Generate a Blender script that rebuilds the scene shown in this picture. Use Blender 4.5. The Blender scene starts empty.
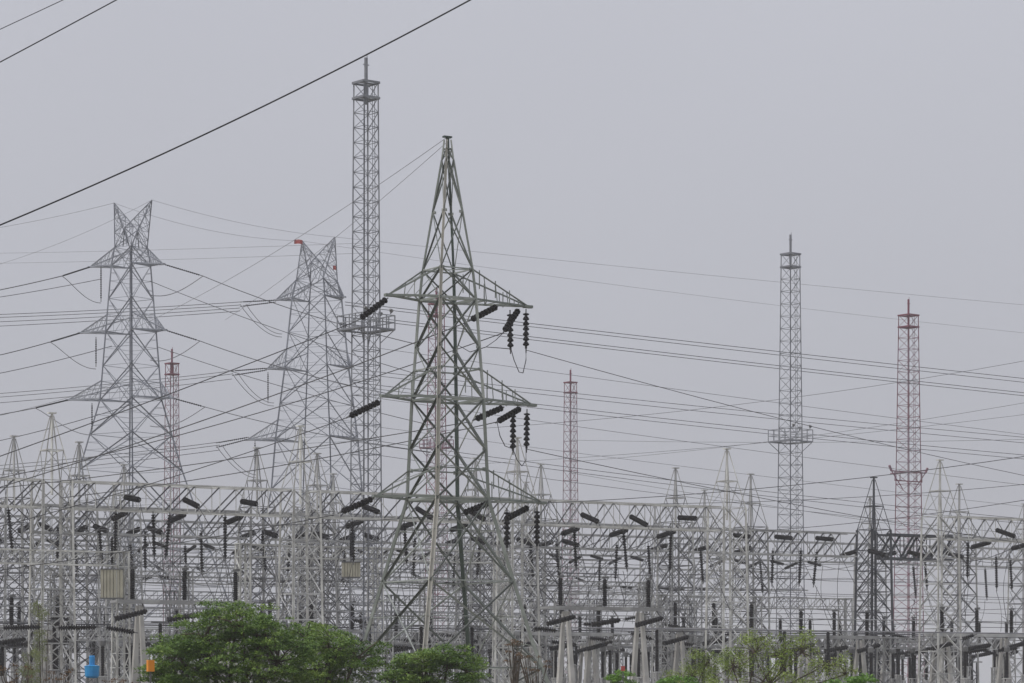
import bpy, math, random
from mathutils import Vector, Matrix, Quaternion
random.seed(7)
scene = bpy.context.scene
COL = scene.collection
R = math.radians

# ------------------------------------------------------------------ camera model
F = 2844.4
HR = 690.0        # image row of the horizon: level camera with a rising lens shift
CH = 3.0

def at(px, py, Y):
    """world point seen at a pixel of the photograph, at the real distance Y"""
    return Vector(((px - 512) / F * Y, Y, CH + (HR - py) / F * Y))

def proj(p):
    x, y, z = p
    return 512 + F * x / y, HR - F * (z - CH) / y

def zat(py, Y):
    return at(512, py, Y).z

# yard grid: A runs along the gantry rows, B from the front row to the back
YA = R(30.8)
A = Vector((math.cos(YA), math.sin(YA), 0)); B = Vector((-math.sin(YA), math.cos(YA), 0))
O = Vector((-39.86, 246.45, 0))
def a_for(px, b):
    """grid coordinate a on row b under an image column"""
    u = (px - 512) / F; q = O + B * b
    return (u * q.y - q.x) / (A.x - u * A.y)
def yard(a, b, z=0.0):
    return O + A * a + B * b + Vector((0, 0, z))

# ------------------------------------------------------------------ words
ORD = ['leftmost', 'second', 'third', 'fourth', 'fifth', 'sixth', 'seventh', 'eighth', 'ninth', 'tenth', 'eleventh', 'twelfth',
       'thirteenth', 'fourteenth', 'fifteenth', 'sixteenth', 'seventeenth', 'eighteenth', 'nineteenth']
_T = ['twentieth', 'thirtieth', 'fortieth', 'fiftieth', 'sixtieth', 'seventieth', 'eightieth', 'ninetieth']
_TT = ['twenty', 'thirty', 'forty', 'fifty', 'sixty', 'seventy', 'eighty', 'ninety']
def nth(i, first='first'):           # i from 0
    n = i + 1
    if n == 1: return first
    if n < 20: return ORD[n - 1]
    t, u = divmod(n, 10)
    if u == 0: return _T[t - 2]
    return _TT[t - 2] + ' ' + (['', 'first'] + ORD[1:9])[u]

# ------------------------------------------------------------------ materials
def nodes(m):
    m.use_nodes = True
    return m.node_tree.nodes, m.node_tree.links

def mat(name, c1, c2=None, rough=0.6, metal=0.0, scale=0.8, island=0.0, bump=0.0, spec=0.4, vary=0.0, rust=0.0):
    m = bpy.data.materials.new(name); n, l = nodes(m)
    b = n['Principled BSDF']
    b.inputs['Roughness'].default_value = rough; b.inputs['Metallic'].default_value = metal
    b.inputs['Specular IOR Level'].default_value = spec
    c2 = c2 or tuple(x * .8 for x in c1)
    tc = n.new('ShaderNodeNewGeometry')
    nz = n.new('ShaderNodeTexNoise'); nz.inputs['Scale'].default_value = scale; nz.inputs['Detail'].default_value = 5
    l.new(tc.outputs['Position'], nz.inputs['Vector'])
    cr = n.new('ShaderNodeValToRGB'); cr.color_ramp.elements[0].position = .36; cr.color_ramp.elements[1].position = .62
    cr.color_ramp.elements[0].color = (*c1, 1); cr.color_ramp.elements[1].color = (*c2, 1)
    src = nz.outputs['Fac']
    if island:
        mx = n.new('ShaderNodeMath'); mx.operation = 'MULTIPLY_ADD'
        mx.inputs[1].default_value = island; mx.inputs[2].default_value = -island / 2
        l.new(tc.outputs['Random Per Island'], mx.inputs[0])
        ad = n.new('ShaderNodeMath'); ad.operation = 'ADD'
        l.new(mx.outputs[0], ad.inputs[0]); l.new(nz.outputs['Fac'], ad.inputs[1]); src = ad.outputs[0]
    l.new(src, cr.inputs['Fac'])
    oi = n.new('ShaderNodeObjectInfo'); mr = n.new('ShaderNodeMapRange'); mr.inputs['To Min'].default_value = 1 - vary; mr.inputs['To Max'].default_value = 1 + vary * .6
    l.new(oi.outputs['Random'], mr.inputs['Value'])
    hv = n.new('ShaderNodeHueSaturation'); l.new(cr.outputs['Color'], hv.inputs['Color']); l.new(mr.outputs['Result'], hv.inputs['Value'])
    col = hv.outputs['Color']
    if rust:
        r2 = n.new('ShaderNodeTexNoise'); r2.inputs['Scale'].default_value = 1.1; r2.inputs['Detail'].default_value = 8; r2.inputs['Roughness'].default_value = .7
        l.new(tc.outputs['Position'], r2.inputs['Vector'])
        rr = n.new('ShaderNodeMapRange'); rr.inputs['From Min'].default_value = .58; rr.inputs['From Max'].default_value = .74; rr.inputs['To Max'].default_value = rust
        l.new(r2.outputs['Fac'], rr.inputs['Value'])
        mm = n.new('ShaderNodeMix'); mm.data_type = 'RGBA'; l.new(rr.outputs['Result'], mm.inputs['Factor'])
        l.new(col, mm.inputs['A']); mm.inputs['B'].default_value = (.16, .10, .065, 1); col = mm.outputs['Result']
    l.new(col, b.inputs['Base Color'])
    if bump:
        bp = n.new('ShaderNodeBump'); bp.inputs['Strength'].default_value = bump
        l.new(nz.outputs['Fac'], bp.inputs['Height']); l.new(bp.outputs['Normal'], b.inputs['Normal'])
    return m

M = {}
M['galv'] = mat('galvanised_steel', (.47, .47, .455), (.28, .28, .275), .55, .05, .7, .5, vary=.22, rust=.45)
M['galv_pale'] = mat('pale_painted_steel', (.64, .64, .605), (.40, .395, .37), .6, 0, .6, .4, vary=.2, rust=.45)
M['galv_mid'] = mat('weathered_galvanised_steel', (.32, .325, .33), (.19, .195, .20), .6, .05, .7, .6, vary=.25, rust=.4)
M['galv_dull_shaded'] = mat('dull_zinc_painted_shade', (.14, .14, .145), (.08, .08, .088), .6, .1, .9, .5)  # dark zinc; on beam diagonals it paints in the shade of their undersides
M['tower_steel'] = mat('tower_steel_painted_haze', (.31, .325, .36), (.21, .22, .25), .6, .15, .4, .5)  # distance haze painted in: the steel is made lighter and bluer
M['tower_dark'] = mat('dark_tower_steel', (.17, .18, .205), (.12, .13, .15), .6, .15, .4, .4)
M['mast_steel'] = mat('mast_galvanised_steel', (.27, .28, .30), (.17, .175, .195), .6, .1, .5, .5)
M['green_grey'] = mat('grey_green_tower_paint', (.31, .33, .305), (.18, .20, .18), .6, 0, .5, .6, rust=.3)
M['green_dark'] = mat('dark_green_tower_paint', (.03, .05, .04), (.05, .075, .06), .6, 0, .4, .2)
M['green_shade'] = mat('shaded_green_tower_paint', (.11, .125, .11), (.07, .08, .07), .6, 0, .5, .3)  # darker green_grey: shade of the main diagonals put into their colour
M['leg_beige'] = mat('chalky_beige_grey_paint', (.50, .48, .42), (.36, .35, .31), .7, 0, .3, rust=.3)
M['dark_steel'] = mat('unpainted_dark_steel', (.030, .032, .04), (.05, .052, .06), .5, .1, .6, .3)
M['disc'] = mat('dark_brown_porcelain', (.005, .004, .006), (.010, .008, .009), .55, 0, 2, spec=.08)
M['fit'] = mat('hot_dip_fitting', (.16, .16, .16), (.09, .09, .09), .5, .3)
M['wire'] = mat('weathered_conductor', (.06, .06, .065), (.035, .035, .04), .6, .1)
M['wire_far'] = mat('aluminium_conductor', (.22, .22, .235), (.15, .15, .16), .6, .1)
M['concrete'] = mat('weathered_concrete', (.44, .43, .40), (.31, .30, .28), .85, 0, .5, 0, .2)
M['box'] = mat('beige_sheet_metal', (.42, .40, .31), (.33, .31, .24), .6, 0, .8)
M['blue'] = mat('blue_plastic', (.012, .20, .50), (.02, .26, .56), .4, 0, 1)
M['orange'] = mat('orange_enamel', (.75, .28, .02), (.65, .22, .02), .5, 0, 1)
M['red'] = mat('faded_red_cloth', (.40, .08, .06), (.30, .05, .05), .7, 0, 1)
M['bark'] = mat('grey_brown_bark', (.10, .075, .055), (.055, .042, .03), .9, 0, 3)
M['dry'] = mat('dry_brown_leaf', (.16, .095, .045), (.09, .055, .03), .8, 0, 1, .8)

def banded(name, bands, period, phase=0.0):
    """aviation paint: bands of colour set by height on the mast itself"""
    m = bpy.data.materials.new(name); n, l = nodes(m); b = n['Principled BSDF']; b.inputs['Roughness'].default_value = .65
    tc = n.new('ShaderNodeTexCoord'); sp = n.new('ShaderNodeSeparateXYZ'); l.new(tc.outputs['Object'], sp.inputs[0])
    md = n.new('ShaderNodeMath'); md.operation = 'MODULO'; ad = n.new('ShaderNodeMath'); ad.operation = 'ADD'
    ad.inputs[1].default_value = phase; l.new(sp.outputs['Z'], ad.inputs[0]); l.new(ad.outputs[0], md.inputs[0]); md.inputs[1].default_value = period
    gt = n.new('ShaderNodeMath'); gt.operation = 'GREATER_THAN'; l.new(md.outputs[0], gt.inputs[0]); gt.inputs[1].default_value = period / 2
    mx = n.new('ShaderNodeMix'); mx.data_type = 'RGBA'; l.new(gt.outputs[0], mx.inputs['Factor'])
    mx.inputs['A'].default_value = (*bands[0], 1); mx.inputs['B'].default_value = (*bands[1], 1)
    nz = n.new('ShaderNodeTexNoise'); nz.inputs['Scale'].default_value = .7; l.new(tc.outputs['Object'], nz.inputs['Vector'])
    m2 = n.new('ShaderNodeMix'); m2.data_type = 'RGBA'; m2.blend_type = 'MULTIPLY'; m2.inputs['Factor'].default_value = .5
    l.new(mx.outputs['Result'], m2.inputs['A']); l.new(nz.outputs['Color'], m2.inputs['B']); l.new(m2.outputs['Result'], b.inputs['Base Color'])
    return m
M['red_mast'] = banded('faded_red_and_white_mast_paint', ((.21, .05, .08), (.25, .125, .165)), 14)

def leafmat(name, cols, trans=.25):
    m = bpy.data.materials.new(name); n, l = nodes(m); b = n['Principled BSDF']; out = n['Material Output']
    b.inputs['Roughness'].default_value = .5; b.inputs['Specular IOR Level'].default_value = .3
    g = n.new('ShaderNodeNewGeometry'); nz = n.new('ShaderNodeTexNoise'); nz.inputs['Scale'].default_value = .55
    l.new(g.outputs['Position'], nz.inputs['Vector'])
    ad = n.new('ShaderNodeMath'); ad.operation = 'MULTIPLY_ADD'; ad.inputs[1].default_value = .45
    l.new(g.outputs['Random Per Island'], ad.inputs[0]); l.new(nz.outputs['Fac'], ad.inputs[2])
    cr = n.new('ShaderNodeValToRGB'); e = cr.color_ramp.elements
    e[0].position = .35; e[1].position = 1.0; e[0].color = (*cols[0], 1); e[1].color = (*cols[2], 1)
    k = e.new(.68); k.color = (*cols[1], 1)
    l.new(ad.outputs[0], cr.inputs['Fac']); l.new(cr.outputs['Color'], b.inputs['Base Color'])
    t = n.new('ShaderNodeBsdfTranslucent'); l.new(cr.outputs['Color'], t.inputs['Color'])
    ms = n.new('ShaderNodeMixShader'); ms.inputs[0].default_value = trans
    l.new(b.outputs[0], ms.inputs[1]); l.new(t.outputs[0], ms.inputs[2]); l.new(ms.outputs[0], out.inputs['Surface'])
    return m
M['leaf'] = leafmat('mid_green_leaf', ((.04, .085, .016), (.10, .185, .03), (.22, .31, .06)))
M['leaf_y'] = leafmat('yellow_green_leaf', ((.09, .14, .03), (.19, .26, .05), (.30, .38, .08)))
M['leaf_b'] = leafmat('bright_green_leaf', ((.06, .14, .02), (.11, .23, .03), (.19, .33, .055)))
M['leaf_o'] = leafmat('olive_vine_leaf', ((.09, .12, .035), (.15, .18, .06), (.22, .25, .09)))

# ------------------------------------------------------------------ mesh builder
class MB:
    def __init__(s): s.v = []; s.f = []
    def add(s, vs, fs):
        k = len(s.v); s.v += [tuple(x) for x in vs]; s.f += [tuple(i + k for i in f) for f in fs]; return s
    def frame(s, p, q, ref=None):
        d = (q - p).normalized(); r = ref if ref is not None else Vector((0, 0, 1))
        if abs(d.dot(r)) > .98: r = Vector((1, 0, 0)) if abs(d.x) < .9 else Vector((0, 1, 0))
        u = d.cross(r).normalized(); return u, d.cross(u).normalized() * -1
    def L(s, p, q, w, ref=None, flip=1, t=None):
        """rolled steel angle from p to q"""
        p = Vector(p); q = Vector(q); u, v = s.frame(p, q, ref); u = u * flip; t = t or w * .14
        o = -(u + v) * w * .35
        sec = [(0, 0), (w, 0), (w, t), (t, t), (t, w), (0, w)]
        vs = [a + o + u * x + v * y for a in (p, q) for x, y in sec]
        return s.add(vs, [(i, (i + 1) % 6, 6 + (i + 1) % 6, 6 + i) for i in range(6)] + [(5, 4, 3, 2, 1, 0), (6, 7, 8, 9, 10, 11)])
    def box(s, p, q, w, h=None, ref=None):
        p = Vector(p); q = Vector(q); h = h or w; u, v = s.frame(p, q, ref)
        vs = [a + u * x * w / 2 + v * y * h / 2 for a in (p, q) for x, y in ((-1, -1), (1, -1), (1, 1), (-1, 1))]
        return s.add(vs, [(0, 1, 5, 4), (1, 2, 6, 5), (2, 3, 7, 6), (3, 0, 4, 7), (3, 2, 1, 0), (4, 5, 6, 7)])
    def cone(s, p, q, r0, r1, n=8, cap=True):
        p = Vector(p); q = Vector(q); u, v = s.frame(p, q)
        vs = [a + (u * math.cos(2 * math.pi * i / n) + v * math.sin(2 * math.pi * i / n)) * r for a, r in ((p, r0), (q, r1)) for i in range(n)]
        fs = [(i, (i + 1) % n, n + (i + 1) % n, n + i) for i in range(n)]
        if cap: fs += [tuple(range(n - 1, -1, -1)), tuple(range(n, 2 * n))]
        return s.add(vs, fs)
    def tube(s, pts, r, n=4):
        pts = [Vector(p) for p in pts]; k = len(s.v)
        for i, p in enumerate(pts):
            d = (pts[min(i + 1, len(pts) - 1)] - pts[max(i - 1, 0)])
            u, v = s.frame(Vector((0, 0, 0)), d)
            rr = r[i] if isinstance(r, (list, tuple)) else r
            for j in range(n):
                t = 2 * math.pi * j / n + .4
                s.v.append(tuple(p + (u * math.cos(t) + v * math.sin(t)) * rr))
        for i in range(len(pts) - 1):
            for j in range(n):
                s.f.append((k + i * n + j, k + i * n + (j + 1) % n, k + (i + 1) * n + (j + 1) % n, k + (i + 1) * n + j))
        s.f.append(tuple(k + j for j in range(n - 1, -1, -1))); s.f.append(tuple(k + (len(pts) - 1) * n + j for j in range(n)))
        return s
    def lathe(s, prof, n=8, axis='X', off=(0, 0, 0)):
        k = len(s.v); off = Vector(off)
        for x, r in prof:
            for j in range(n):
                t = 2 * math.pi * j / n
                c = (x, r * math.cos(t), r * math.sin(t)) if axis == 'X' else (r * math.cos(t), r * math.sin(t), x)
                s.v.append(tuple(Vector(c) + off))
        for i in range(len(prof) - 1):
            for j in range(n):
                s.f.append((k + i * n + j, k + i * n + (j + 1) % n, k + (i + 1) * n + (j + 1) % n, k + (i + 1) * n + j))
        s.f.append(tuple(k + j for j in range(n - 1, -1, -1))); s.f.append(tuple(k + (len(prof) - 1) * n + j for j in range(n)))
        return s
    def build(s, name, m, parent=None, smooth=False):
        me = bpy.data.meshes.new(name); me.from_pydata(s.v, [], s.f); me.materials.append(m)
        if smooth:
            for p in me.polygons: p.use_smooth = True
        o = bpy.data.objects.new(name, me); COL.objects.link(o)
        if parent is not None: o.parent = parent
        return o

def tag(o, label=None, cat=None, group=None, kind=None):
    if label: o['label'] = label
    if cat: o['category'] = cat
    if group: o['group'] = group
    if kind: o['kind'] = kind
    return o

def root(name, loc, rz, label, cat, group=None):
    o = bpy.data.objects.new(name, None); o.empty_display_size = .3; COL.objects.link(o)
    o.location = loc; o.rotation_euler = (0, 0, rz)
    return tag(o, label, cat, group)

def copy_tree(o, loc=None, rz=None, label=None, group=None, quat=None, parent=None):
    c = o.copy(); COL.objects.link(c)
    if parent is not None: c.parent = parent
    for ch in o.children: copy_tree(ch, parent=c)
    if loc is not None: c.location = loc
    if rz is not None: c.rotation_euler = (0, 0, rz)
    if quat is not None: c.rotation_mode = 'QUATERNION'; c.rotation_quaternion = quat
    if label: c['label'] = label
    if group: c['group'] = group
    return c

class Maker:
    """builds a kind once, then hands out copies"""
    def __init__(s, fn): s.fn = fn; s.first = None
    def __call__(s, loc, rz=None, label=None, group=None, quat=None):
        if s.first is None:
            o = s.fn(); s.first = o
            o.location = loc
            if rz is not None: o.rotation_euler = (0, 0, rz)
            if quat is not None: o.rotation_mode = 'QUATERNION'; o.rotation_quaternion = quat
            if label: o['label'] = label
            if group: o['group'] = group
            return o
        return copy_tree(s.first, loc, rz, label, group, quat)

# ------------------------------------------------------------------ lattice bodies
CN = ((-1, -1), (1, -1), (1, 1), (-1, 1))
def corners(s, z): return [Vector((x * s, y * s, z)) for x, y in CN]

def legs(rt, lv, w, mats, name='leg'):
    for i in range(4):
        mb = MB()
        for k, ((z0, s0), (z1, s1)) in enumerate(zip(lv, lv[1:])):
            ww = w[k] if isinstance(w, (list, tuple)) else w
            mb.L(corners(s0, z0)[i], corners(s1, z1)[i], ww, ref=Vector((CN[i][0], CN[i][1], 0)), t=ww * .2)
        mb.build(name, mats[i] if isinstance(mats, (list, tuple)) else mats, rt)

def interp(lv, z):
    for (z0, s0), (z1, s1) in zip(lv, lv[1:]):
        if z0 <= z <= z1: return s0 + (s1 - s0) * (z - z0) / (z1 - z0)
    return lv[-1][1] if z > lv[-1][0] else lv[0][1]

def brace(mb, lv, zs, w, mode='X', wh=None, plan=False, sub=False, mb2=None, w2=None):
    wh = w if wh is None else wh
    for k, (z0, z1) in enumerate(zip(zs, zs[1:])):
        c0 = corners(interp(lv, z0), z0); c1 = corners(interp(lv, z1), z1)
        for i in range(4):
            j = (i + 1) % 4
            out = Vector((CN[i][0] + CN[j][0], CN[i][1] + CN[j][1], 0))
            if mode == 'X':
                (mb2 or mb).L(c0[i], c1[j], w2 or w, ref=out); mb.L(c0[j], c1[i], w, ref=out, flip=-1)
            elif mode == 'Z':
                if k % 2: mb.L(c0[i], c1[j], w, ref=out)
                else: mb.L(c0[j], c1[i], w, ref=out)
            elif mode == 'D':
                mb.L(c0[j], c1[i], w, ref=out)
            if sub:                      # secondary bracing out to the legs
                s0 = (c0[i] - c0[j]).length; s1 = (c1[i] - c1[j]).length
                X = c0[i] + (c1[j] - c0[i]) * (s0 / (s0 + s1))
                for a0, a1 in ((c0[i], c1[i]), (c0[j], c1[j])):
                    lm = (a0 + a1) / 2
                    mb.L(X, a0 + (a1 - a0) * ((X.z - z0) / (z1 - z0)), w * .45, ref=out)
                    q = c0[i] if a0 is c0[j] else c0[j]
                    mb.L((a0 + X) / 2, a0 + (a1 - a0) * .25, w * .38, ref=out)
                    mb.L((a1 + X) / 2, a0 + (a1 - a0) * .78, w * .38, ref=out)
            if wh > 0: mb.L(c1[i], c1[j], wh, ref=Vector((0, 0, 1)))
        if plan:
            mb.L(c1[0], c1[2], w * .8); mb.L(c1[1], c1[3], w * .8)

def tip_at(rt, px, py):
    """signed reach along the arm axis and height of the tip seen at that pixel"""
    rz = rt.rotation_euler[2]; c, s_ = math.cos(rz), math.sin(rz); u = (px - 512) / F; bx, by = rt.location.x, rt.location.y
    Ls = (u * by - bx) / (c - u * s_); P = Vector((bx + Ls * c, by + Ls * s_, 0)); P.z = CH + (HR - py) / F * P.y
    return Ls, P
def cross_arm(rt, side, zl, sl, zu, su, Ln, w, m, n=4, ztip=None, name='cross_arm', rail=False):
    """pyramid arm along local X"""
    mb = MB(); tip = Vector((side * Ln, 0, ztip if ztip is not None else zl))
    lo = [Vector((side * sl, -sl, zl)), Vector((side * sl, sl, zl))]
    up = [Vector((side * su, -su, zu)), Vector((side * su, su, zu))]
    for k in range(2):
        mb.L(lo[k], tip, w * 1.3, ref=Vector((0, 0, 1))); mb.L(up[k], tip, w, ref=Vector((0, 0, 1)))
        for i in range(n):
            t0 = i / n; t1 = (i + 1) / n
            a0 = lo[k].lerp(tip, t0); a1 = lo[k].lerp(tip, t1); b0 = up[k].lerp(tip, t0); b1 = up[k].lerp(tip, t1)
            if i: mb.L(a0, b0, w * .4)
            if i < n - 1 and not rail: mb.L(b0, a1, w * .38)
    for i in range(n):
        t0 = i / n; t1 = min((i + 1) / n, .97)
        a0 = lo[0].lerp(tip, t0); a1 = lo[1].lerp(tip, t1); b0 = lo[1].lerp(tip, t0); c0 = lo[0].lerp(tip, t1)
        if i % 2: mb.L(a0, a1, w * .6, ref=Vector((0, 0, 1)))
        else: mb.L(b0, c0, w * .6, ref=Vector((0, 0, 1)))
        u0 = up[0].lerp(tip, t0); u1 = up[1].lerp(tip, t1)
        if not rail: mb.L(u0, u1, w * .32)
        mb.L(a0, b0, w * .5, ref=Vector((0, 0, 1)))
    if rail:
        for k in range(2):
            pts = [up[k].lerp(tip, t) for t in (.12, .4, .65)]
            for p, h in zip(pts, (1.0, .9, .8)): mb.L(p - Vector((0, 0, h * 1.1)), p + Vector((0, 0, .25)), w * .5)
    mb.box(tip - Vector((side * .45, 0, 0)), tip + Vector((side * .25, 0, 0)), .34, .2)
    return mb.build(name, m, rt)

# ------------------------------------------------------------------ 1. the green pylon in front
def green_pylon():
    Y = 204.0; base = at(447.6, 690, Y); base.z = 0
    t = root('transmission_tower', base, YA + R(1), 'tall grey-green lattice pylon with one dark green leg, nearest in the middle', 'pylon')
    Z = lambda py: zat(py, Y)
    lv = [(0, 6.15), (Z(640), 4.35), (Z(500), 2.12), (Z(400), 1.86), (Z(300), 1.47), (Z(270), 1.30), (Z(160), .30), (Z(140), .17)]
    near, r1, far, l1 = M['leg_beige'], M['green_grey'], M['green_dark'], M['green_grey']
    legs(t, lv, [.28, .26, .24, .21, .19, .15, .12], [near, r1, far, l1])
    mb = MB(); dk = MB()
    brace(mb, lv, [0, Z(668), Z(582), Z(500)], .11, 'X', .09, sub=True, mb2=dk, w2=.15)
    brace(mb, lv, [Z(500), Z(450), Z(400)], .10, 'X', 0, mb2=dk, w2=.16)
    brace(mb, lv, [Z(400), Z(348), Z(300)], .10, 'X', 0, mb2=dk, w2=.16)
    brace(mb, lv, [Z(300), Z(270)], .08, 'X', .1, plan=True, mb2=dk, w2=.12)
    brace(mb, lv, [Z(270), Z(212), Z(160)], .07, 'X', .0, mb2=dk, w2=.10)
    brace(mb, lv, [Z(160), Z(149)], .06, 'X', .08)
    for py in (470, 370):
        c = corners(interp(lv, Z(py)), Z(py))
        for i in range(4): mb.L(c[i], c[(i + 1) % 4], .1)
    dk.build('main_diagonals', M['green_shade'], t)
    for py in (500, 400, 300):
        c = corners(interp(lv, Z(py)), Z(py))
        for i in range(4): mb.box(c[i], c[(i + 1) % 4], .10, .17)
        mb.L(c[0], c[2], .12); mb.L(c[1], c[3], .12)
    for py in (668, 582, 500, 470, 450, 400, 370, 348, 300, 270, 212):
        c = corners(interp(lv, Z(py)), Z(py)); g = .3 if py > 450 else .22
        for i in range(4):
            for j in ((i + 1) % 4, (i - 1) % 4):
                d = (c[j] - c[i]).normalized(); mb.box(c[i] + d * .05, c[i] + d * (g + .05), .03, g * .9, ref=Vector((0, 0, 1)))
    mb.build('bracing', M['green_grey'], t)
    for py, up, Ll, Lr in ((300, 270, 388, 529), (400, 370, 384, 533), (499, 470, 376, 543)):
        Ll = -tip_at(t, Ll, py)[0]; Lr = tip_at(t, Lr, py)[0]
        cross_arm(t, -1, Z(py), interp(lv, Z(py)), Z(up), interp(lv, Z(up)), Ll, .12, M['green_grey'], 2)
        cross_arm(t, 1, Z(py), interp(lv, Z(py)), Z(up), interp(lv, Z(up)), Lr, .12, M['green_grey'], 5, rail=True)
    pk = MB(); z = Z(137); pk.box((-.35, 0, z), (.3, 0, z), .3, .12); pk.box((0, 0, Z(149)), (0, 0, z), .18)
    pk.build('peak_cap', M['green_dark'], t)
    return t, Y, Z
    st = MB()                       # climbing bolts up the beige leg
    for k in range(90):
        zz = 6 + k * .38; s = interp(lv, zz); p = Vector((-s, -s, zz)); st.box(p, p + Vector((-.16 if k % 2 else 0, -.16 if not k % 2 else 0, 0)), .025)
    st.build('climbing_bolt_row', M['fit'], t)
    return t, Y, Z
pylon, PY, PZ = green_pylon()

# ------------------------------------------------------------------ 2. big horned pylons behind
TIPS = {}
def horned(px, pyb, Y, rz, rows, lvpx, horns, base_a, label, m, flags=()):
    """rows: (y_low, y_up, left tip px, right tip px); lvpx: (py, half width px)"""
    base = at(px, 690, Y); base.z = 0
    t = root('transmission_tower', base, rz, label, 'pylon', 'horned pylons behind the yard')
    Z = lambda py: zat(py, Y)
    k = F / Y; cx = abs(math.cos(rz)) + abs(math.sin(rz))
    lv = [(0, base_a / k / cx)] + [(Z(py), a / k / cx) for py, a in lvpx]
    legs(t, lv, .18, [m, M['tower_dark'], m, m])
    mb = MB()
    ys = [z for z, _ in lv]
    full = []
    for z0, z1 in zip(ys, ys[1:]):
        n = max(1, round((z1 - z0) / (interp(lv, (z0 + z1) / 2) * (1.75 if z0 > Z(rows[-1][0][0]) - 1 else 1.3))))
        full += [z0 + (z1 - z0) * i / n for i in range(n)]
    full.append(ys[-1])
    big = [z for z in full if z < Z(rows[-1][0][0]) + .1]; up = [z for z in full if z >= big[-1] - .01]
    brace(mb, lv, big, .12, 'X', .07, sub=True)
    brace(mb, lv, up, .10, 'X', .06, sub=True)
    mb.build('bracing', m, t)
    cu = math.cos(rz)
    for lo, hi, lp, rp in rows:
        sl = interp(lv, Z(sum(lo) / 2)); su = interp(lv, Z(hi))
        ly, ry = lo
        Ll, Pl = tip_at(t, lp, ly); Lr, Pr = tip_at(t, rp, ry); zl = Z((ly + ry) / 2)
        cross_arm(t, -1, zl, sl, Z(hi), su, -Ll, .13, m, 6, ztip=Pl.z)
        cross_arm(t, 1, zl, sl, Z(hi), su, Lr, .13, m, 6, ztip=Pr.z)
        TIPS[(round(px), len(TIPS))] = (Pl, Pr)
    zt = lv[-1][0]; s = lv[-1][1]
    for side, (hx, hy) in zip((-1, 1), horns):
        hm = MB(); tip = Vector((tip_at(t, hx, hy)[0], 0, tip_at(t, hx, hy)[1].z))
        bs = [Vector((side * s, -s, zt)), Vector((side * s, s, zt)), Vector((0, -s * .8, zt + 2.3)), Vector((0, s * .8, zt + 2.3))]
        for b in bs: hm.L(b, tip, .13)
        for b in bs[:2]:
            for e in bs[2:]: hm.L(b, e, .09)
        for e, q in ((bs[2], -s), (bs[3], s)):
            hm.L(e, Vector((0, q, zt)), .09); hm.L(e, Vector((side * s * .5, q, zt)), .07)
        for i in range(1, 6):
            a = i / 6.0; q = [b.lerp(tip, a) for b in bs]; q0 = [b.lerp(tip, a - 1 / 6.0) for b in bs]
            for u, v in ((0, 1), (2, 3), (0, 2), (1, 3)):
                hm.L(q[u], q[v], .05); hm.L(q0[u] if i % 2 else q0[v], q[v] if i % 2 else q[u], .06)
        hm.build('earth_wire_horn', m, t)
    return t, Z
t1, Z1 = horned(131, 690, 348, R(-36), [((267, 264), 248, 90, 163), ((333, 330), 315, 80, 165), ((400, 398), 381, 68, 172)],
            [(470, 50), (400, 30), (332, 24.5), (266, 19), (248, 16)], [(114, 203), (152, 200)], 135,
            'horned steel pylon at the left with three cross arms and two peaks', M['tower_steel'])
t2, Z2 = horned(317, 690, 378, R(-24), [((300, 297), 281, 276, 344), ((369, 367), 350, 267, 352), ((440, 438), 421, 247, 356)],
            [(490, 44), (440, 40), (368, 31), (299, 24), (281, 20)], [(302, 241), (335, 237)], 85,
            'horned steel pylon carrying small red flags, half behind the tall grey mast', M['tower_steel'])

def flag(px, py, Y, label, w=.9):
    p = at(px, py, Y); mb = MB(); vs = []; fs = []; n = 5
    for i in range(n):
        for z in (0, .55): vs += [Vector((i / (n - 1) * w - w, .12 * math.sin(i * 1.7), z + .06 * math.sin(i)))]
    for k in (0, .03):
        mb.add([v + Vector((0, k, 0)) for v in vs], [(2 * i, 2 * i + 2, 2 * i + 3, 2 * i + 1) for i in range(n - 1)])
    o = mb.build('warning_flag', M['red'], None); o.location = p; tag(o, label, 'flag', 'red flags on the pylon')
flag(302.5, 244, 377.8, 'small red flag on the left peak of the pylon', 1.1)
flag(336, 270, 377, 'small dark red flag on the right horn of the pylon', .4)

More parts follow.
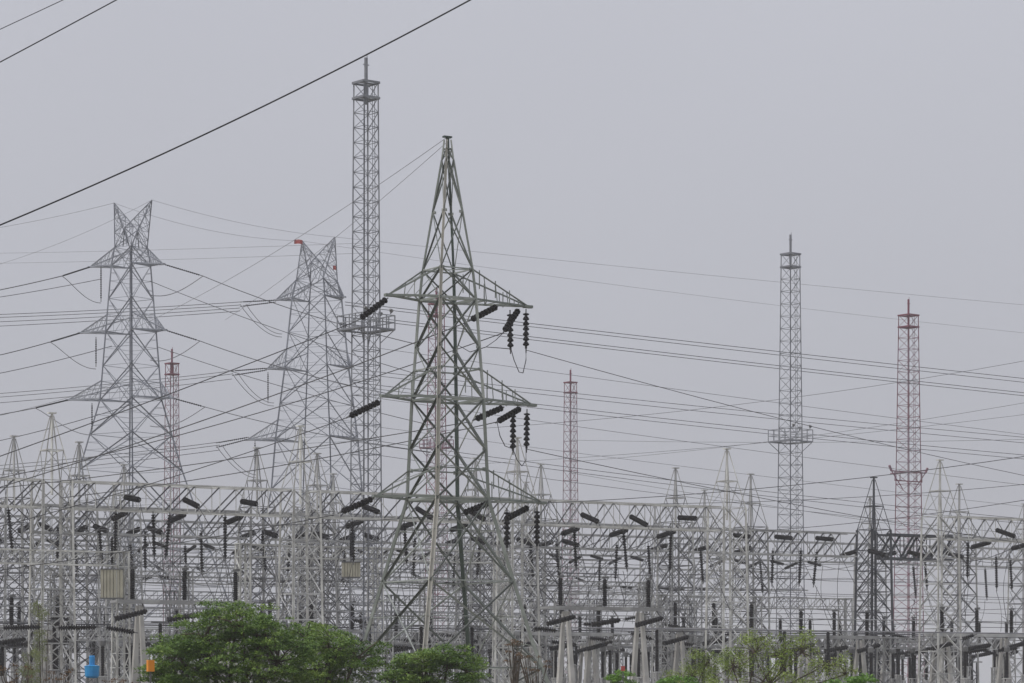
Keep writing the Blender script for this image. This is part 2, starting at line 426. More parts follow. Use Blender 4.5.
# ------------------------------------------------------------------ 3. lightning masts
def mast(px, ytop, Y, a_top, a_base, m, label, group, pole_h, basket=None, spread=False, pitch=1.37, rz=R(39)):
    base = at(px, 690, Y); base.z = 0
    t = root('lattice_mast', base, rz, label, 'mast', group)
    top = zat(ytop, Y); ztw = top - pole_h
    cx = math.cos(rz) + math.sin(rz); k = F / Y
    lv = [(0, a_base / k / cx), (ztw, a_top / k / cx)]
    legs(t, lv, .13, m)
    n = int(ztw / pitch); zs = [ztw * i / n for i in range(n + 1)]
    mb = MB(); brace(mb, lv, zs, .06, 'D', .06); mb.build('bracing', m, t)
    s = lv[1][1]
    for z in (ztw, ztw - pitch * 1.05):
        pl = MB(); o = s + .12
        for i in range(4):
            c = corners(o, z); pl.box(c[i], c[(i + 1) % 4], .12, .2)
        pl.box((-s, 0, z), (s, 0, z), s * .6, .06)
        pl.build('top_platform', M['mast_steel'] if m is not M['red_mast'] else m, t)
    po = MB(); po.tube([(0, 0, ztw - 2), (0, 0, top - .35)], .17, 8); po.tube([(.12, 0, ztw), (.12, 0, top)], .035, 4)
    po.box((-.3, 0, top - 1.0), (.35, 0, top - 1.0), .08); po.build('lightning_rod', m, t)
    ld = MB()                        # ladder on the right side
    s0, s1 = lv[0][1], lv[1][1]
    for e in (-.18, .18): ld.box((s0 * .9, s0 + .12 if False else e - .2, 0), (s1 * .9, e - .2, ztw), .04)
    for i in range(int(ztw / .5)):
        z = i * .5; x = (s0 + (s1 - s0) * z / ztw) * .9; ld.box((x, -.38, z), (x, -.02, z), .03)
    ld.build('ladder', m, t)
    if basket:
        y0, y1, hw = basket; z0 = zat(y0, Y); z1 = zat(y1, Y); w = hw / k / cx; bk = MB()
        for z in (z0, (z0 + z1) / 2, z1):
            c = corners(w, z)
            for i in range(4): bk.box(c[i], c[(i + 1) % 4], .1, .16 if z == z0 else .08)
        for i in range(4):
            c0 = corners(w, z0); c1 = corners(w, z1)
            for q in range(4): bk.box(c0[i].lerp(c0[(i + 1) % 4], q / 4), c1[i].lerp(c1[(i + 1) % 4], q / 4), .09)
        si = interp(lv, z0)
        for i in range(4):
            bk.L(corners(si, z0 - 1.3)[i], corners(w, z0)[i], .09); 
            bk.box(corners(si, z0)[i], corners(w, z0)[i], .12, .12)
        for f in (-1, 1):
            bk.box((f * (si + (w - si) / 2), -w, z0), (f * (si + (w - si) / 2), w, z0), (w - si), .04)
        bk.build('work_platform', m, t)
        for i, e in enumerate(((-.75, -1), (.75, -1), (1, .2))):
            fl = MB(); p = Vector((e[0] * w, e[1] * w, z1 + .1))
            fl.box(p, p + Vector((0, 0, .35)), .08); fl.cone(p + Vector((-.16, -.06, .42)), p + Vector((.16, .06, .3)), .10, .2, 8); fl.build('floodlight', M['fit'], t)
    if spread:
        y0, hw = spread; z0 = zat(y0, Y); w = hw / k / math.cos(rz); sp = MB(); si = interp(lv, z0)
        sp.box((-w, 0, z0), (w, 0, z0), .25, .16); sp.box((-w * .8, 0, z0 - 1.4), (w * .8, 0, z0 - 1.4), .2, .14); sp.box((0, -w, z0), (0, w, z0), .2, .14)
        for f in (-1, 1):
            sp.box((f * w, 0, z0), (f * (w + .5), 0, z0 + .8), .3, .22); sp.box((f * w * .8, 0, z0 - 1.4), (f * w * .8, 0, z0), .1); sp.box((f * w * .5, 0, z0 - 1.4), (f * w * .5, 0, z0), .1)
            sp.box((f * w, 0, z0), (f * si, 0, z0 - 2.6), .1)
        sp.build('floodlight_platform', m, t)
    return t
GM = 'grey lightning masts'; RM = 'red and white lightning masts'
mast(366, 54, 265, 12, 17, M['mast_steel'], 'tallest grey lattice mast with a caged platform, left of the green pylon', GM, 2.7, basket=(330, 316, 29))
mast(790.5, 232, 371, 9, 15, M['mast_steel'], 'grey lattice mast with a caged platform standing alone at the right', GM, 2.9, basket=(442, 430, 22), pitch=1.6)
mast(908.5, 297, 433, 9.5, 16, M['red_mast'], 'red lattice mast farthest to the right with floodlight arms', RM, 2.8, spread=(472, 19), pitch=1.7)
mast(172, 347, 497, 6.5, 9.5, M['red_mast'], 'pale red lattice mast beside the horned pylon at the left', RM, 2.9, pitch=1.8)
mast(436.5, 285, 420, 7.5, 13, M['red_mast'], 'pale red lattice mast seen through the green pylon', RM, 2.8, basket=(448, 440, 17), pitch=1.7)
mast(570.5, 368, 530, 6, 9.5, M['red_mast'], 'smallest red lattice mast right of the green pylon', RM, 2.7, pitch=1.8)

# ------------------------------------------------------------------ 4. gantries
HB = 21.1      # top chord of the tall gantry beams
DB = 2.35
def column_maker(m, mleg, top=27.0, s0=1.6, sb=1.32, hb=HB, lw=.2, name='gantry_column'):
    def fn():
        t = root(name, (0, 0, 0), 0, 'x', 'gantry column')
        lv = [(0, s0), (hb, sb), (top - .25, .11)]
        legs(t, lv, [lw, .085], mleg)
        mb = MB(); n = 9
        brace(mb, lv, [hb * i / n for i in range(n + 1)], .085, 'X', .07)
        zr = hb + (top - hb) * .45
        brace(mb, lv, [hb, zr], .055, 'Z', .0)
        mb.build('bracing', m, t)
        pk = MB(); s = interp(lv, zr) + .02; c = corners(s, zr)
        for i in range(4): pk.box(c[i], c[(i + 1) % 4], .1, .1)
        pk.tube([(0, 0, hb - 1.2), (0, 0, top)], .13, 6)
        pk.box((-.35, 0, top), (.35, 0, top), .5, .12)
        pk.build('peak', mleg, t)
        return t
    return Maker(fn)

def beam_maker(m, mc, Ln, depth=DB, width=1.7, n=9, name='gantry_beam', w=.15, mdg=None, warren=False):
    def fn():
        t = root(name, (0, 0, 0), 0, 'x', 'gantry beam')
        for y in (-width / 2, width / 2):
            for z in (0, -depth):
                c = MB(); c.L((0, y, z), (Ln, y, z), w, ref=Vector((0, 0, 1)), t=.05, flip=1 if y > 0 else -1); c.build('chord', mc, t)
        mb = MB(); dg = MB()
        for i in range(n):
            x0 = Ln * i / n; x1 = Ln * (i + 1) / n
            for y in (-width / 2, width / 2):
                if (y > 0 or warren) and i % 2: (dg if warren and y < 0 else mb).L((x0, y, 0), (x1, y, -depth), w * .6)
                else: dg.L((x0, y, -depth), (x1, y, 0), w * .72)
                mb.L((x0, y, 0), (x0, y, -depth), w * .5)
            for z in (0, -depth):
                y0, y1 = (-width / 2, width / 2) if i % 2 else (width / 2, -width / 2)
                mb.L((x0, y0, z), (x1, y1, z), w * .55, ref=Vector((0, 0, 1)))
                mb.L((x0, -width / 2, z), (x0, width / 2, z), w * .5, ref=Vector((0, 0, 1)))
        mb.build('lacing', m, t); dg.build('diagonal_bracing', mdg or m, t)  # mdg darkens the diagonals, underside shade painted into their colour
        return t
    return Maker(fn)

SP = 24.5; B1 = 23.0
rowname = {0: 'front', 1: 'second', 2: 'third', 3: 'fourth', 4: 'fifth'}
# front row
cm0 = column_maker(M['galv'], M['galv_pale'])
bm0 = beam_maker(M['galv_pale'], M['galv_pale'], SP - 2.6, mdg=M['galv_dull_shaded'])
bm0w = beam_maker(M['galv_pale'], M['galv_pale'], SP - 2.6, n=12, mdg=M['galv_mid'], warren=True)
G0 = 'front row gantry columns'
cl0 = ['off the left edge', 'at the left edge crossed by olive vines', 'rising behind the right side of the largest green tree', 'just right of the green pylon', 'left of the lone grey mast', 'right of the dark steel column', 'off the right edge']
AC = [-24.5, 0, 24, 47, 71.3, 98.4, 123]
for i, a in enumerate(AC):
    if i in (0, 6): continue
    cm0(yard(a, 0), YA, 'pale lattice gantry column of the front row, ' + cl0[i], G0)
bl0 = {-1: 'running off the left edge of the photo', 0: 'above the beige box and green tree', 1: 'ending behind the green pylon', 2: 'between the green pylon and the lone grey mast', 4: 'running off the right edge of the photo'}
for k, lb in bl0.items():
    bb = (bm0w if k > 1 else bm0)(yard(AC[k + 1] + 1.3, 0, HB), YA, 'pale lattice gantry beam of the front row, ' + lb, 'front row gantry beams')
    bb.scale = ((AC[k + 2] - AC[k + 1] - 2.6) / (SP - 2.6), 1, 1)
# second row
cm1 = column_maker(M['galv_dull_shaded'], M['galv']); bm1 = beam_maker(M['galv'], M['galv'], 25.1 - 2.4, 2.6, n=10, w=.17, mdg=M['galv_dull_shaded'])
cmd = column_maker(M['dark_steel'], M['dark_steel'], lw=.27)
A1 = [-20, 5.3, 30.7, 55.7, 80.7, 107.7, 133]
vis = 0
for i, a in enumerate(A1):
    if a == 107.7:
        cmd(yard(a, B1), YA, 'dark bare steel lattice gantry column near the right', 'second row gantry columns')
    else:
        if proj(yard(a, B1, 20))[0] > 1050 or proj(yard(a, B1, 20))[0] < -20: continue
        cm1(yard(a, B1), YA, 'grey lattice gantry column of the second row, %s from the left' % nth(vis), 'second row gantry columns'); vis += 1
for i, a in enumerate(A1[:-1]):
    if i == 5: continue
    bm1(yard(a + 1.2, B1, HB - .55), YA, 'grey lattice beam of the second gantry row, %s from the left' % nth(i), 'second row gantry beams')
bd = beam_maker(M['dark_steel'], M['dark_steel'], 9.5, 2.7, n=5, w=.26)
bd(yard(108.9, B1, HB - .55), YA, 'short dark steel beam right of the dark gantry column', 'second row gantry beams')
bm1b = beam_maker(M['galv'], M['galv'], 13.5, n=6)
bm1b(yard(118.5, B1, HB - .55), YA, 'short grey beam joined to the end of the dark steel beam', 'second row gantry beams')
for i, a in enumerate([13.1, 38.9, 65.5, 92.8, 122.6]):
    cm1(yard(a, 26.0), YA, 'thin peaked lattice column just behind the second gantry row, %s from the left' % nth(i), 'columns behind the second gantry row')
# deeper rows
cm2 = column_maker(M['galv_mid'], M['galv'], top=27, lw=.18)
bm2 = beam_maker(M['galv_mid'], M['galv'], 25 - 2.2)
for r, b, off, n0, n1 in ((2, 49.3, 2.7, -1, 7), (3, 74, 12, -2, 7), (4, 103, 0, -1, 8)):
    vis = vb = 0
    for k in range(n0, n1):
        a = off + 25 * k
        p = proj(yard(a, b, 15))
        if r >= 3 and p[0] > (745 if r == 3 else 560): continue
        if -15 < p[0] < 1040:
            tp = cm2 if r != 4 else cm2
            tp(yard(a, b), YA, 'weathered lattice gantry column of the %s row back, %s from the left' % (rowname[r], nth(vis)), '%s row gantry columns' % rowname[r]); vis += 1
        if -250 < p[0] < 1040:
            bm2(yard(a + 1.1, b, HB - (0 if r != 3 else 2.5)), YA, 'weathered lattice beam of the %s row back, %s from the left' % (rowname[r], nth(vb)), '%s row gantry beams' % rowname[r]); vb += 1

# low portals
def low_col(m, h):
    def fn():
        t = root('portal_column', (0, 0, 0), 0, 'x', 'portal column')
        lv = [(0, .62), (h, .5)]
        legs(t, lv, .15, m); mb = MB(); n = max(6, int(h / 1.15))
        brace(mb, lv, [h * i / n for i in range(n + 1)], .075, 'Z', .06); mb.build('bracing', m, t)
        cp = MB(); cp.box((-.6, 0, h + .06), (.6, 0, h + .06), 1.2, .1); cp.build('cap_plate', m, t)
        return t
    return Maker(fn)
def low_row(idx, b, h, offs, spn, m, names, mb_=None):
    cmk = low_col(m, h); bmk = beam_maker(m, m, spn - 1.1, 1.15, 1.0, 9, 'portal_beam', .1)
    offs = [a for a in offs if not (idx in (2, 3, 4) and (730 < proj(yard(a, b))[0] < 865 or proj(yard(a, b))[0] > (1100, 1100, 900, 700, 640)[idx]))]
    for i, a in enumerate(offs):
        cmk(yard(a, b), YA, 'slim lattice column of the low portal %s, %s from the left' % (names, nth(i)), 'low portal columns ' + names)
    for i, a in enumerate([a for a, a2 in zip(offs, offs[1:]) if a2 - a < spn + .1]):
        bmk(yard(a + .55, b, h), YA, 'shallow lattice beam of the low portal %s, %s from the left' % (names, nth(i)), 'low portal beams ' + names)
low_row(0, -9, 14.6, [-11.5, 2.6], 14.1, M['galv_pale'], 'at the left edge')
low_row(1, 9, 16.6, [22.5, 36.5, 50.5], 14, M['galv_pale'], 'behind the large green tree')
low_row(2, 34, 15.0, [0, 14, 28, 42, 56, 70, 84, 98, 112, 126, 140], 14, M['galv'], 'behind the second gantry row')
low_row(3, 60, 14.0, [-4, 10, 24, 38, 52, 66, 80, 94, 108, 122, 136, 150], 14, M['galv_mid'], 'behind the third gantry row')
low_row(4, 86, 13.0, [-16, -2, 12, 26, 40, 54, 68, 82, 96, 110, 124, 138, 152], 14, M['galv_mid'], 'behind the fourth gantry row')
low_row(5, 13, 12.8, [60, 72, 84, 96], 12, M['galv'], 'right of the green pylon')

low_row(6, 19, 8.8, [-2 + 9 * i for i in range(15)], 9, M['galv'], 'just before the second gantry row')
low_row(7, 44, 9.4, [-6 + 10 * i for i in range(16)], 10, M['galv'], 'just before the third gantry row')
low_row(8, 56, 8.2, [-10 + 9.5 * i for i in range(17)], 9.5, M['galv_mid'], 'far back before the fourth row')
low_row(9, 84, 8.6, [-14 + 10 * i for i in range(18)], 10, M['galv_mid'], 'far back behind the fourth row')

# ------------------------------------------------------------------ 5. insulators
def disc_prof(Ln, r, pitch, x0=0.0, core=.35):
    n = int(Ln / pitch); pr = [(x0, r * core)]
    for i in range(n):
        x = x0 + Ln * i / n; p = Ln / n
        pr += [(x + p * .12, r), (x + p * .36, r * .9), (x + p * .5, r * core)]
    return pr + [(x0 + Ln, r * core)]

def string_maker(Ln, r=.2, pitch=.24, double=False, name='insulator_string'):
    def fn():
        t = root(name, (0, 0, 0), 0, 'x', 'insulator')
        t.rotation_mode = 'QUATERNION'
        offs = ((0, 0, 0),) if not double else ((0, -.23, .02), (0, .23, -.02))
        for o in offs:
            MB().lathe(disc_prof(Ln, r, pitch, .3), 8, off=o).build('disc_stack', M['disc'], t)
        for x0, x1 in ((0, .3), (.3 + Ln, .6 + Ln)):
            f = MB(); f.box((x0, 0, 0), (x1, 0, 0), .09)
            if double:
                xm = .28 if x0 == 0 else .32 + Ln
                f.box((xm, -.3, 0), (xm, .3, 0), .06, .2)
            f.build('end_fitting', M['fit'], t)
        return t
    return Maker(fn)
S_t = string_maker(3.0, .27, .27)      # heavy double tension string
S_s = string_maker(2.6, .19, .22)          # single tension string
S_v = string_maker(3.7, .19, .25)          # hanging string
S_p = string_maker(2.9, .25, .34)          # large discs of the green pylon
S_g = string_maker(2.6, .24, .33)          # hanging pairs of the green pylon
S_far = string_maker(3.8, .16, .3)         # tower 500 kV strings
X = Vector((1, 0, 0))
def orient(d): return X.rotation_difference(Vector(d).normalized())
def p2p(mk, p, q, label, group):
    return mk(p, label=label, group=group, quat=orient(Vector(q) - Vector(p)))

WIRES = []
def wire(pts, r, m, label=None, cat='cable', group=None, name='power_line'):
    o = MB().tube(pts, r, 4).build(name, m, None)
    return tag(o, label, cat, group)
def sagline(p, q, sag, n=14):
    p = Vector(p); q = Vector(q)
    return [p.lerp(q, i / n) - Vector((0, 0, sag * 4 * (i / n) * (1 - i / n))) for i in range(n + 1)]
def dropcurve(p, q, bow, n=10):
    p = Vector(p); q = Vector(q); pts = []
    for i in range(n + 1):
        t = i / n; e = p.lerp(q, t); e += Vector((bow.x, bow.y, bow.z)) * math.sin(math.pi * t); pts.append(e)
    return pts

# --- strings, droppers and slack spans of the yard, phase by phase
def phases(a0, a1, n=3):
    m = (a0 + a1) / 2; return [m - 5.6 + 5.6 * i for i in range(n)]
spans = []; drops = []; tstr = []; hstr = []
ROWB = {0: 0.0, 1: B1, 2: 49.3, 3: 74, 4: 103}
for bi, (a0, a1) in enumerate(list(zip(AC, AC[1:]))):
    for pi, a in enumerate(phases(a0, a1)):
        a += 1.0
        for r in (0, 1, 2, 3):
            aa = a
            if r == 0 and bi == 4: continue
            b0 = ROWB[r]; b1 = ROWB[r + 1]; zb = HB - DB - .05
            if r == 3: zb -= 2.5
            p = yard(aa, b0 + .9, zb); q = yard(aa, b1 - .9, HB - DB - .05 - (2.5 if r == 2 else 0))
            d = (q - p).normalized(); s = Vector((0, 0, -.22))
            e0 = p + (d + s * .6).normalized() * 3.25; e1 = q + (-d + s * .9).normalized() * 3.25
            tstr.append((r, proj(e0)[0], p, e0)); tstr.append((r + 1 if True else 0, proj(e1)[0], q, e1))
            spans.append((r, proj(e0)[0], e0, e1))
            # droppers
            if True:
                za = 9.5 + random.random() * 1.5; tgt = yard(aa + random.uniform(-1, 1), b0 + random.uniform(5, 9), za)
                drops.append((r, e0, tgt))
            if random.random() < .8:
                tgt = yard(aa + random.uniform(-1, 1), b1 - random.uniform(5, 8), 9.5); drops.append((r, e1, tgt))
# near side tension strings of the front row (towards the camera side)
for bi, (a0, a1) in enumerate([(-24.5, 0), (0, 24), (24, 47), (47, 71.3), (98.4, 123)]):
    for pi, a in enumerate(phases(a0, a1)):
        p = yard(a, -.9, HB - 1.2); e = p + (-B + Vector((0, 0, -.13 + random.uniform(-.25, .1)))).normalized() * 3.25
        tstr.append((-1, proj(e)[0], p, e))
        lo = yard(a + random.uniform(-.6, .6), -9.5, 10.6)
        drops.append((-1, e, lo))
# second row near side, where no beam stands in front
for i, a in enumerate(phases(80.7, 107.7)):
    p = yard(a - 1, B1 - .9, HB - 1.2); e = p + (-B + Vector((0, 0, -.10))).normalized() * 3.25
    tstr.append((-2, proj(e)[0], p, e)); drops.append((-1, e, yard(a - 1, 11, 9.8)))

gname = {-2: 'before the second gantry row by the lone mast', -1: 'on the near side of the front gantry row', 0: 'on the far side of the front gantry row',
         1: 'at the second gantry row', 2: 'at the third gantry row', 3: 'at the fourth gantry row', 4: 'at the fifth gantry row'}
for r in sorted(gname):
    L = sorted([t for t in tstr if t[0] == r and -25 < t[1] < 1050], key=lambda t: t[1])
    for i, (_, _, p, e) in enumerate(L):
        mk = S_t if r <= 1 else S_s
        p2p(mk, p, e, 'black string %s, %s from the left' % (gname[r], nth(i)), 'tension insulators ' + gname[r])
def left(L, fx): return sorted([t for t in L if -30 < fx(t) < 1054], key=fx)
for r in range(4):
    L = left([s for s in spans if s[0] == r], lambda t: t[1])
    nm = 'slack wire from the %s to the %s gantry row, %s from the left'
    for i, (_, _, e0, e1) in enumerate(L):
        wire(sagline(e0, e1, 1.0), .035, M['wire'], nm % (rowname[r], rowname[r + 1], nth(i)), 'wire', 'slack wires between gantry rows', 'bus_wire')
dn = {-1: 'hanging in front of the front gantry row', 0: 'between the first two gantry rows', 1: 'between the second and third gantry rows', 2: 'between the third and fourth gantry rows', 3: 'behind the fourth gantry row'}
for r in dn:
    L = left([d for d in drops if d[0] == r], lambda t: proj(t[1])[0])
    for i, (_, p, q) in enumerate(L):
        wire(dropcurve(p, q, B * random.uniform(-.8, .8) + A * random.uniform(-.7, .7)), .032, M['wire'], 'thin dropper wire %s, %s from the left' % (dn[r], nth(i)), 'wire', 'dropper wires', 'dropper_wire')

# hanging strings, seen as dashed vertical lines, at their places along the beams
hang = [  # px, y top, row
    (99, 532, 1), (116, 516, 0), (145, 527, 1), (153, 514, 0), (170, 517, 0), (201, 532, 1), (225, 518, 0), (58, 528, 1), (8, 515, 0),
    (320, 534, 1), (352, 520, 0), (368, 540, 1), (415, 540, 1), (404, 524, 0), (290, 536, 1), (262, 530, 1),
    (505, 546, 2), (574, 536, 0), (623, 531, 0), (617, 548, 1), (671, 535, 0), (600, 552, 2), (556, 545, 1), (700, 545, 1), (648, 549, 1), (720, 550, 2),
    (773, 556, 1), (801, 558, 1), (817, 556, 1), (760, 562, 2), (968, 566, 0), (1010, 568, 1), (996, 560, 1), (924, 570, 1), (913, 570, 2), (985, 575, 2),
    (30, 542, 2), (75, 545, 2), (130, 548, 2), (185, 550, 2), (240, 550, 2), (310, 552, 2), (345, 553, 2), (455, 557, 2), (480, 548, 1), (530, 552, 1)]
hang.sort()
for k, (px, py, r) in enumerate(hang):
    b = ROWB[r] + (.85 if k % 2 else -.85)
    if r == 0: b = -.85
    # find the spot on the row under this pixel column
    lo, hi = -60.0, 170.0
    for _ in range(40):
        mid = (lo + hi) / 2
        if proj(yard(mid, b, 18))[0] < px: lo = mid
        else: hi = mid
    p = yard(lo, b, HB - DB)
    p2p(S_v, p, p + Vector((random.uniform(-.1, .1), 0, -1)), 'thin hanging insulator string under the gantry beams, %s from the left' % nth(k), 'hanging insulator strings')
    wire(dropcurve(p + Vector((0, 0, -4.2)), yard(lo + random.uniform(-1.5, 1.5), b + random.uniform(-4, 4), 9 + random.random() * 2), A * .4), .028, M['wire'],
         'thin wire below the hanging insulator string, %s from the left' % nth(k), 'wire', 'wires below hanging strings', 'dropper_wire')

# --- green pylon strings
def G(px, py, dY=0): return at(px, py, PY + dY)
gs = [((388, 298, -2.8), (357, 321, -5.0), S_p, 'black disc string at the left tip of the top arm of the green pylon'),
      ((381, 401, -2.8), (346, 418, -5.0), S_p, 'black disc string at the left tip of the middle arm of the green pylon'),
      ((374, 498, -3.0), (334, 515, -5.5), S_p, 'black disc string at the left tip of the bottom arm of the green pylon'),
      ((498, 306, 1.5), (465, 323, -1.2), S_p, 'black disc string under the right half of the top arm'),
      ((504, 407, 1.5), (469, 422, -1.2), S_p, 'black disc string under the right half of the middle arm'),
      ((492, 502, 1.5), (458, 515, -1.2), S_p, 'black disc string under the right half of the bottom arm'),
      ((519, 309, 4), (503, 333, 1.5), S_p, 'thick black string near the right tip of the top arm'),
      ((521, 408, 4), (497, 422, 1.5), S_p, 'thick black string near the right tip of the middle arm'),
      ((529, 507, 4), (504, 520, 1.5), S_p, 'thick black string near the right tip of the bottom arm'),
      ((510, 310, 3.4), (510.5, 349, 3.4), S_g, 'inner of two hanging strings at the right of the top arm'),
      ((526, 309, 4.2), (526, 350, 4.2), S_g, 'outer of two hanging strings at the right of the top arm'),
      ((513, 411, 3.4), (513, 449, 3.4), S_g, 'inner of two hanging strings at the right of the middle arm'),
      ((527, 409, 4.2), (526.5, 449, 4.2), S_g, 'outer of two hanging strings at the right of the middle arm'),
      ((507, 508, 3.4), (507, 546, 3.4), S_g, 'inner of two hanging strings at the right of the bottom arm'),
      ((537, 507, 4.6), (537, 547, 4.6), S_g, 'outer of two hanging strings at the right of the bottom arm')]
for a_, b_, mk, lb in gs: p2p(mk, G(*a_), G(*b_), lb, 'insulator strings of the green pylon')

# ------------------------------------------------------------------ 6. lines in the sky
# (x0, y0, Y0) -> (x1, y1, Y1), pixel sag, pixel width
edgeL = []; edgeR = []
def line(p0, p1, sag, w, m='wire', label=None, n=20, name='power_line', through=None):
    P = at(*p0); Q = at(*p1); Ym = (p0[2] + p1[2]) / 2
    sg = sag * Ym / F                # the span runs on past the frame to its next support
    ta = -.35 if p0[0] < 0 else 0.0; tb = 1.35 if (p1[0] < 0 or p1[0] > 1024) else 1.0
    ts = [ta + (tb - ta) * i / n for i in range(n + 1)]
    pts = [P.lerp(Q, t) - Vector((0, 0, sg * 4 * t * (1 - t))) for t in ts]
    r = [w * (.82 if w < 1.35 else 1) * p.y / F / 2 for p in pts]
    r0 = sum(r) / len(r)
    o = MB().tube(pts, r0, 4).build(name, M[m], None); tag(o, label, 'power line', 'power lines overhead')
    pp = [proj(p) for p in pts]
    def yx(x):
        for a, b in zip(pp, pp[1:]):
            if (a[0] - x) * (b[0] - x) <= 0 and a[0] != b[0]: return a[1] + (b[1] - a[1]) * (x - a[0]) / (b[0] - a[0])
    if label is None:
        l, r_ = yx(0), yx(1024)
        if l is not None and 0 <= l <= 683: edgeL.append((l, o))
        elif r_ is not None and 0 <= r_ <= 683: edgeR.append((r_, o))
        else: o['label'] = 'thin wire crossing between pylons'; print('UNLABELLED', p0, p1)
    return o

# nearest heavy conductor and the two at the corner
o = line((-260, 324, 80), (730, -150, 80), 33, 1.9, label='thick black cable sweeping across the upper left of the sky', n=40)
line((-200, 167, 80), (300, -100, 80), 2, 1.5, label='black cable crossing the top left corner, lower of two')
line((-200, 121, 80), (300, -113, 80), 2, 1.2, label='black cable crossing the top left corner, upper of two')
# earth wires of the green pylon
line((446, 138, 204), (130, 330, 330), 10, .55, 'wire_far', 'upper earth wire running left from the top of the green pylon')
line((446, 143, 204), (225, 320, 330), 6, .5, 'wire_far', 'lower earth wire running left from the top of the green pylon')
# phases of the green pylon to the left edge
line((357, 321, 199), (-160, 512, 190), 4, 1.3)
line((346, 418, 199), (-140, 560, 190), 9, 1.1)
line((334, 515, 198), (-160, 590, 190), 5, 1.1)
line((465, 323, 203), (-120, 523, 215), 8, 1.3)
line((469, 422, 203), (-120, 500, 215), 6, 1.1)
line((503, 333, 206), (-60, 490, 230), 12, 1.1)
line((497, 422, 206), (60, 498, 230), 6, 1.1, label='dark wire from the middle arm of the green pylon down to the front gantry')
line((458, 515, 203), (80, 530, 246), 3, 1.0, label='dark wire from the bottom arm of the green pylon along the gantry beam')
# left horned pylon
Ya = 345
line((62, 276, Ya), (-120, 309, Ya), 3, 1.1); line((50, 342, Ya), (-120, 375, Ya), 4, 1.1); line((35, 408, Ya), (-120, 428, Ya), 3, 1.1)
line((101, 279, Ya + 4), (-120, 312, Ya), 3, .8); line((112, 346, Ya + 4), (-120, 392, Ya), 5, .9); line((130, 405, Ya + 4), (-120, 462, Ya), 6, .9)
line((114, 203, Ya), (-120, 243, Ya), 5, .45, 'wire_far'); line((152, 200, Ya + 2), (-120, 290, Ya), 14, .4, 'wire_far')
line((203, 276, Ya), (420, 345, 300), 5, 1.0, label='wire running right from the top arm of the left horned pylon')
line((200, 341, Ya), (420, 400, 300), 5, 1.0, label='wire running right from the middle arm of the left horned pylon')
line((205, 407, Ya), (430, 452, 300), 4, .9, label='wire running right from the bottom arm of the left horned pylon')
line((150, 281, Ya), (420, 375, 300), 4, .8, label='second wire from the top arm of the left horned pylon')
line((158, 347, Ya), (430, 425, 300), 4, .8, label='second wire from the middle arm of the left horned pylon')
line((152, 200, Ya), (335, 237, 378), 5, .45, 'wire_far', 'faint earth wire between the right peaks of the horned pylons')
line((114, 203, Ya), (302, 241, 378), 8, .45, 'wire_far', 'faint earth wire between the left peaks of the horned pylons')
# groups ending at the second horned pylon, from the left edge
for y0, y1 in ((315, 302), (318, 305), (323, 308), (328, 311)): line((240, y1, 378), (-120, y0 + 3, 380), 2, .75)
for y0, y1 in ((392, 371), (396, 374), (402, 379)): line((232, y1, 378), (-120, y0 + 9, 380), 3, .7)
for y0, y1 in ((463, 442), (467, 445), (473, 450)): line((220, y1, 378), (-120, y0 + 11, 380), 3, .75)
line((365, 243, 265), (-100, 254, 420), 2, .35, 'wire_far'); line((365, 253, 265), (-100, 264, 420), 2, .35, 'wire_far')
line((133, 378, 348), (-120, 440, 390), 5, .5, 'wire_far')
# second pylon to the right edge
rt = [(345, 302, 1150, 392, 1, .85), (345, 305, 1150, 396, 1, .8), (352, 315, 1150, 406, 2, .85), (352, 318, 1150, 409, 2, .8),
      (352, 369, 1150, 448, 3, .7), (352, 373, 1150, 454, 3, .7), (352, 382, 1150, 466, 4, .75), (352, 386, 1150, 470, 4, .7),
      (356, 345, 1150, 450, 2, .55), (356, 438, 1150, 530, 6, .7), (356, 442, 1150, 535, 6, .7), (356, 452, 1150, 546, 6, .6),
      (356, 395, 1150, 500, 3, .55), (356, 424, 1150, 520, 3, .45)]
for x0, y0, x1, y1, sg, w in rt: line((x0, y0, 380), (x1, y1, 450), sg, w)
line((335, 237, 378), (1150, 316, 470), 2, .4, 'wire_far'); line((302, 241, 378), (1150, 345, 480), 6, .35, 'wire_far')
line((545, 503, 273), (1150, 436, 260), 10, .95); line((437, 431, 420), (1150, 336, 420), 14, .55)
line((571, 462, 530), (1150, 380, 400), 8, .5); line((605, 504, 277), (1150, 470, 300), 9, .7); line((437, 466, 420), (1150, 398, 400), 8, .45)
line((760, 531, 313), (1150, 478, 250), 6, .9); line((571, 440, 530), (1150, 436, 430), 4, .45); line((571, 473, 530), (1150, 560, 440), 3, .5)
line((526, 350, 207), (1150, 500, 300), 8, .8)
line((526, 449, 207), (1150, 560, 300), 8, .8)

for L, side in ((edgeL, 'left'), (edgeR, 'right')):
    for i, (_, o) in enumerate(sorted(L, key=lambda t: t[0])):
        o['label'] = 'overhead wire leaving the %s edge of the photo, %s from the top' % (side, nth(i))

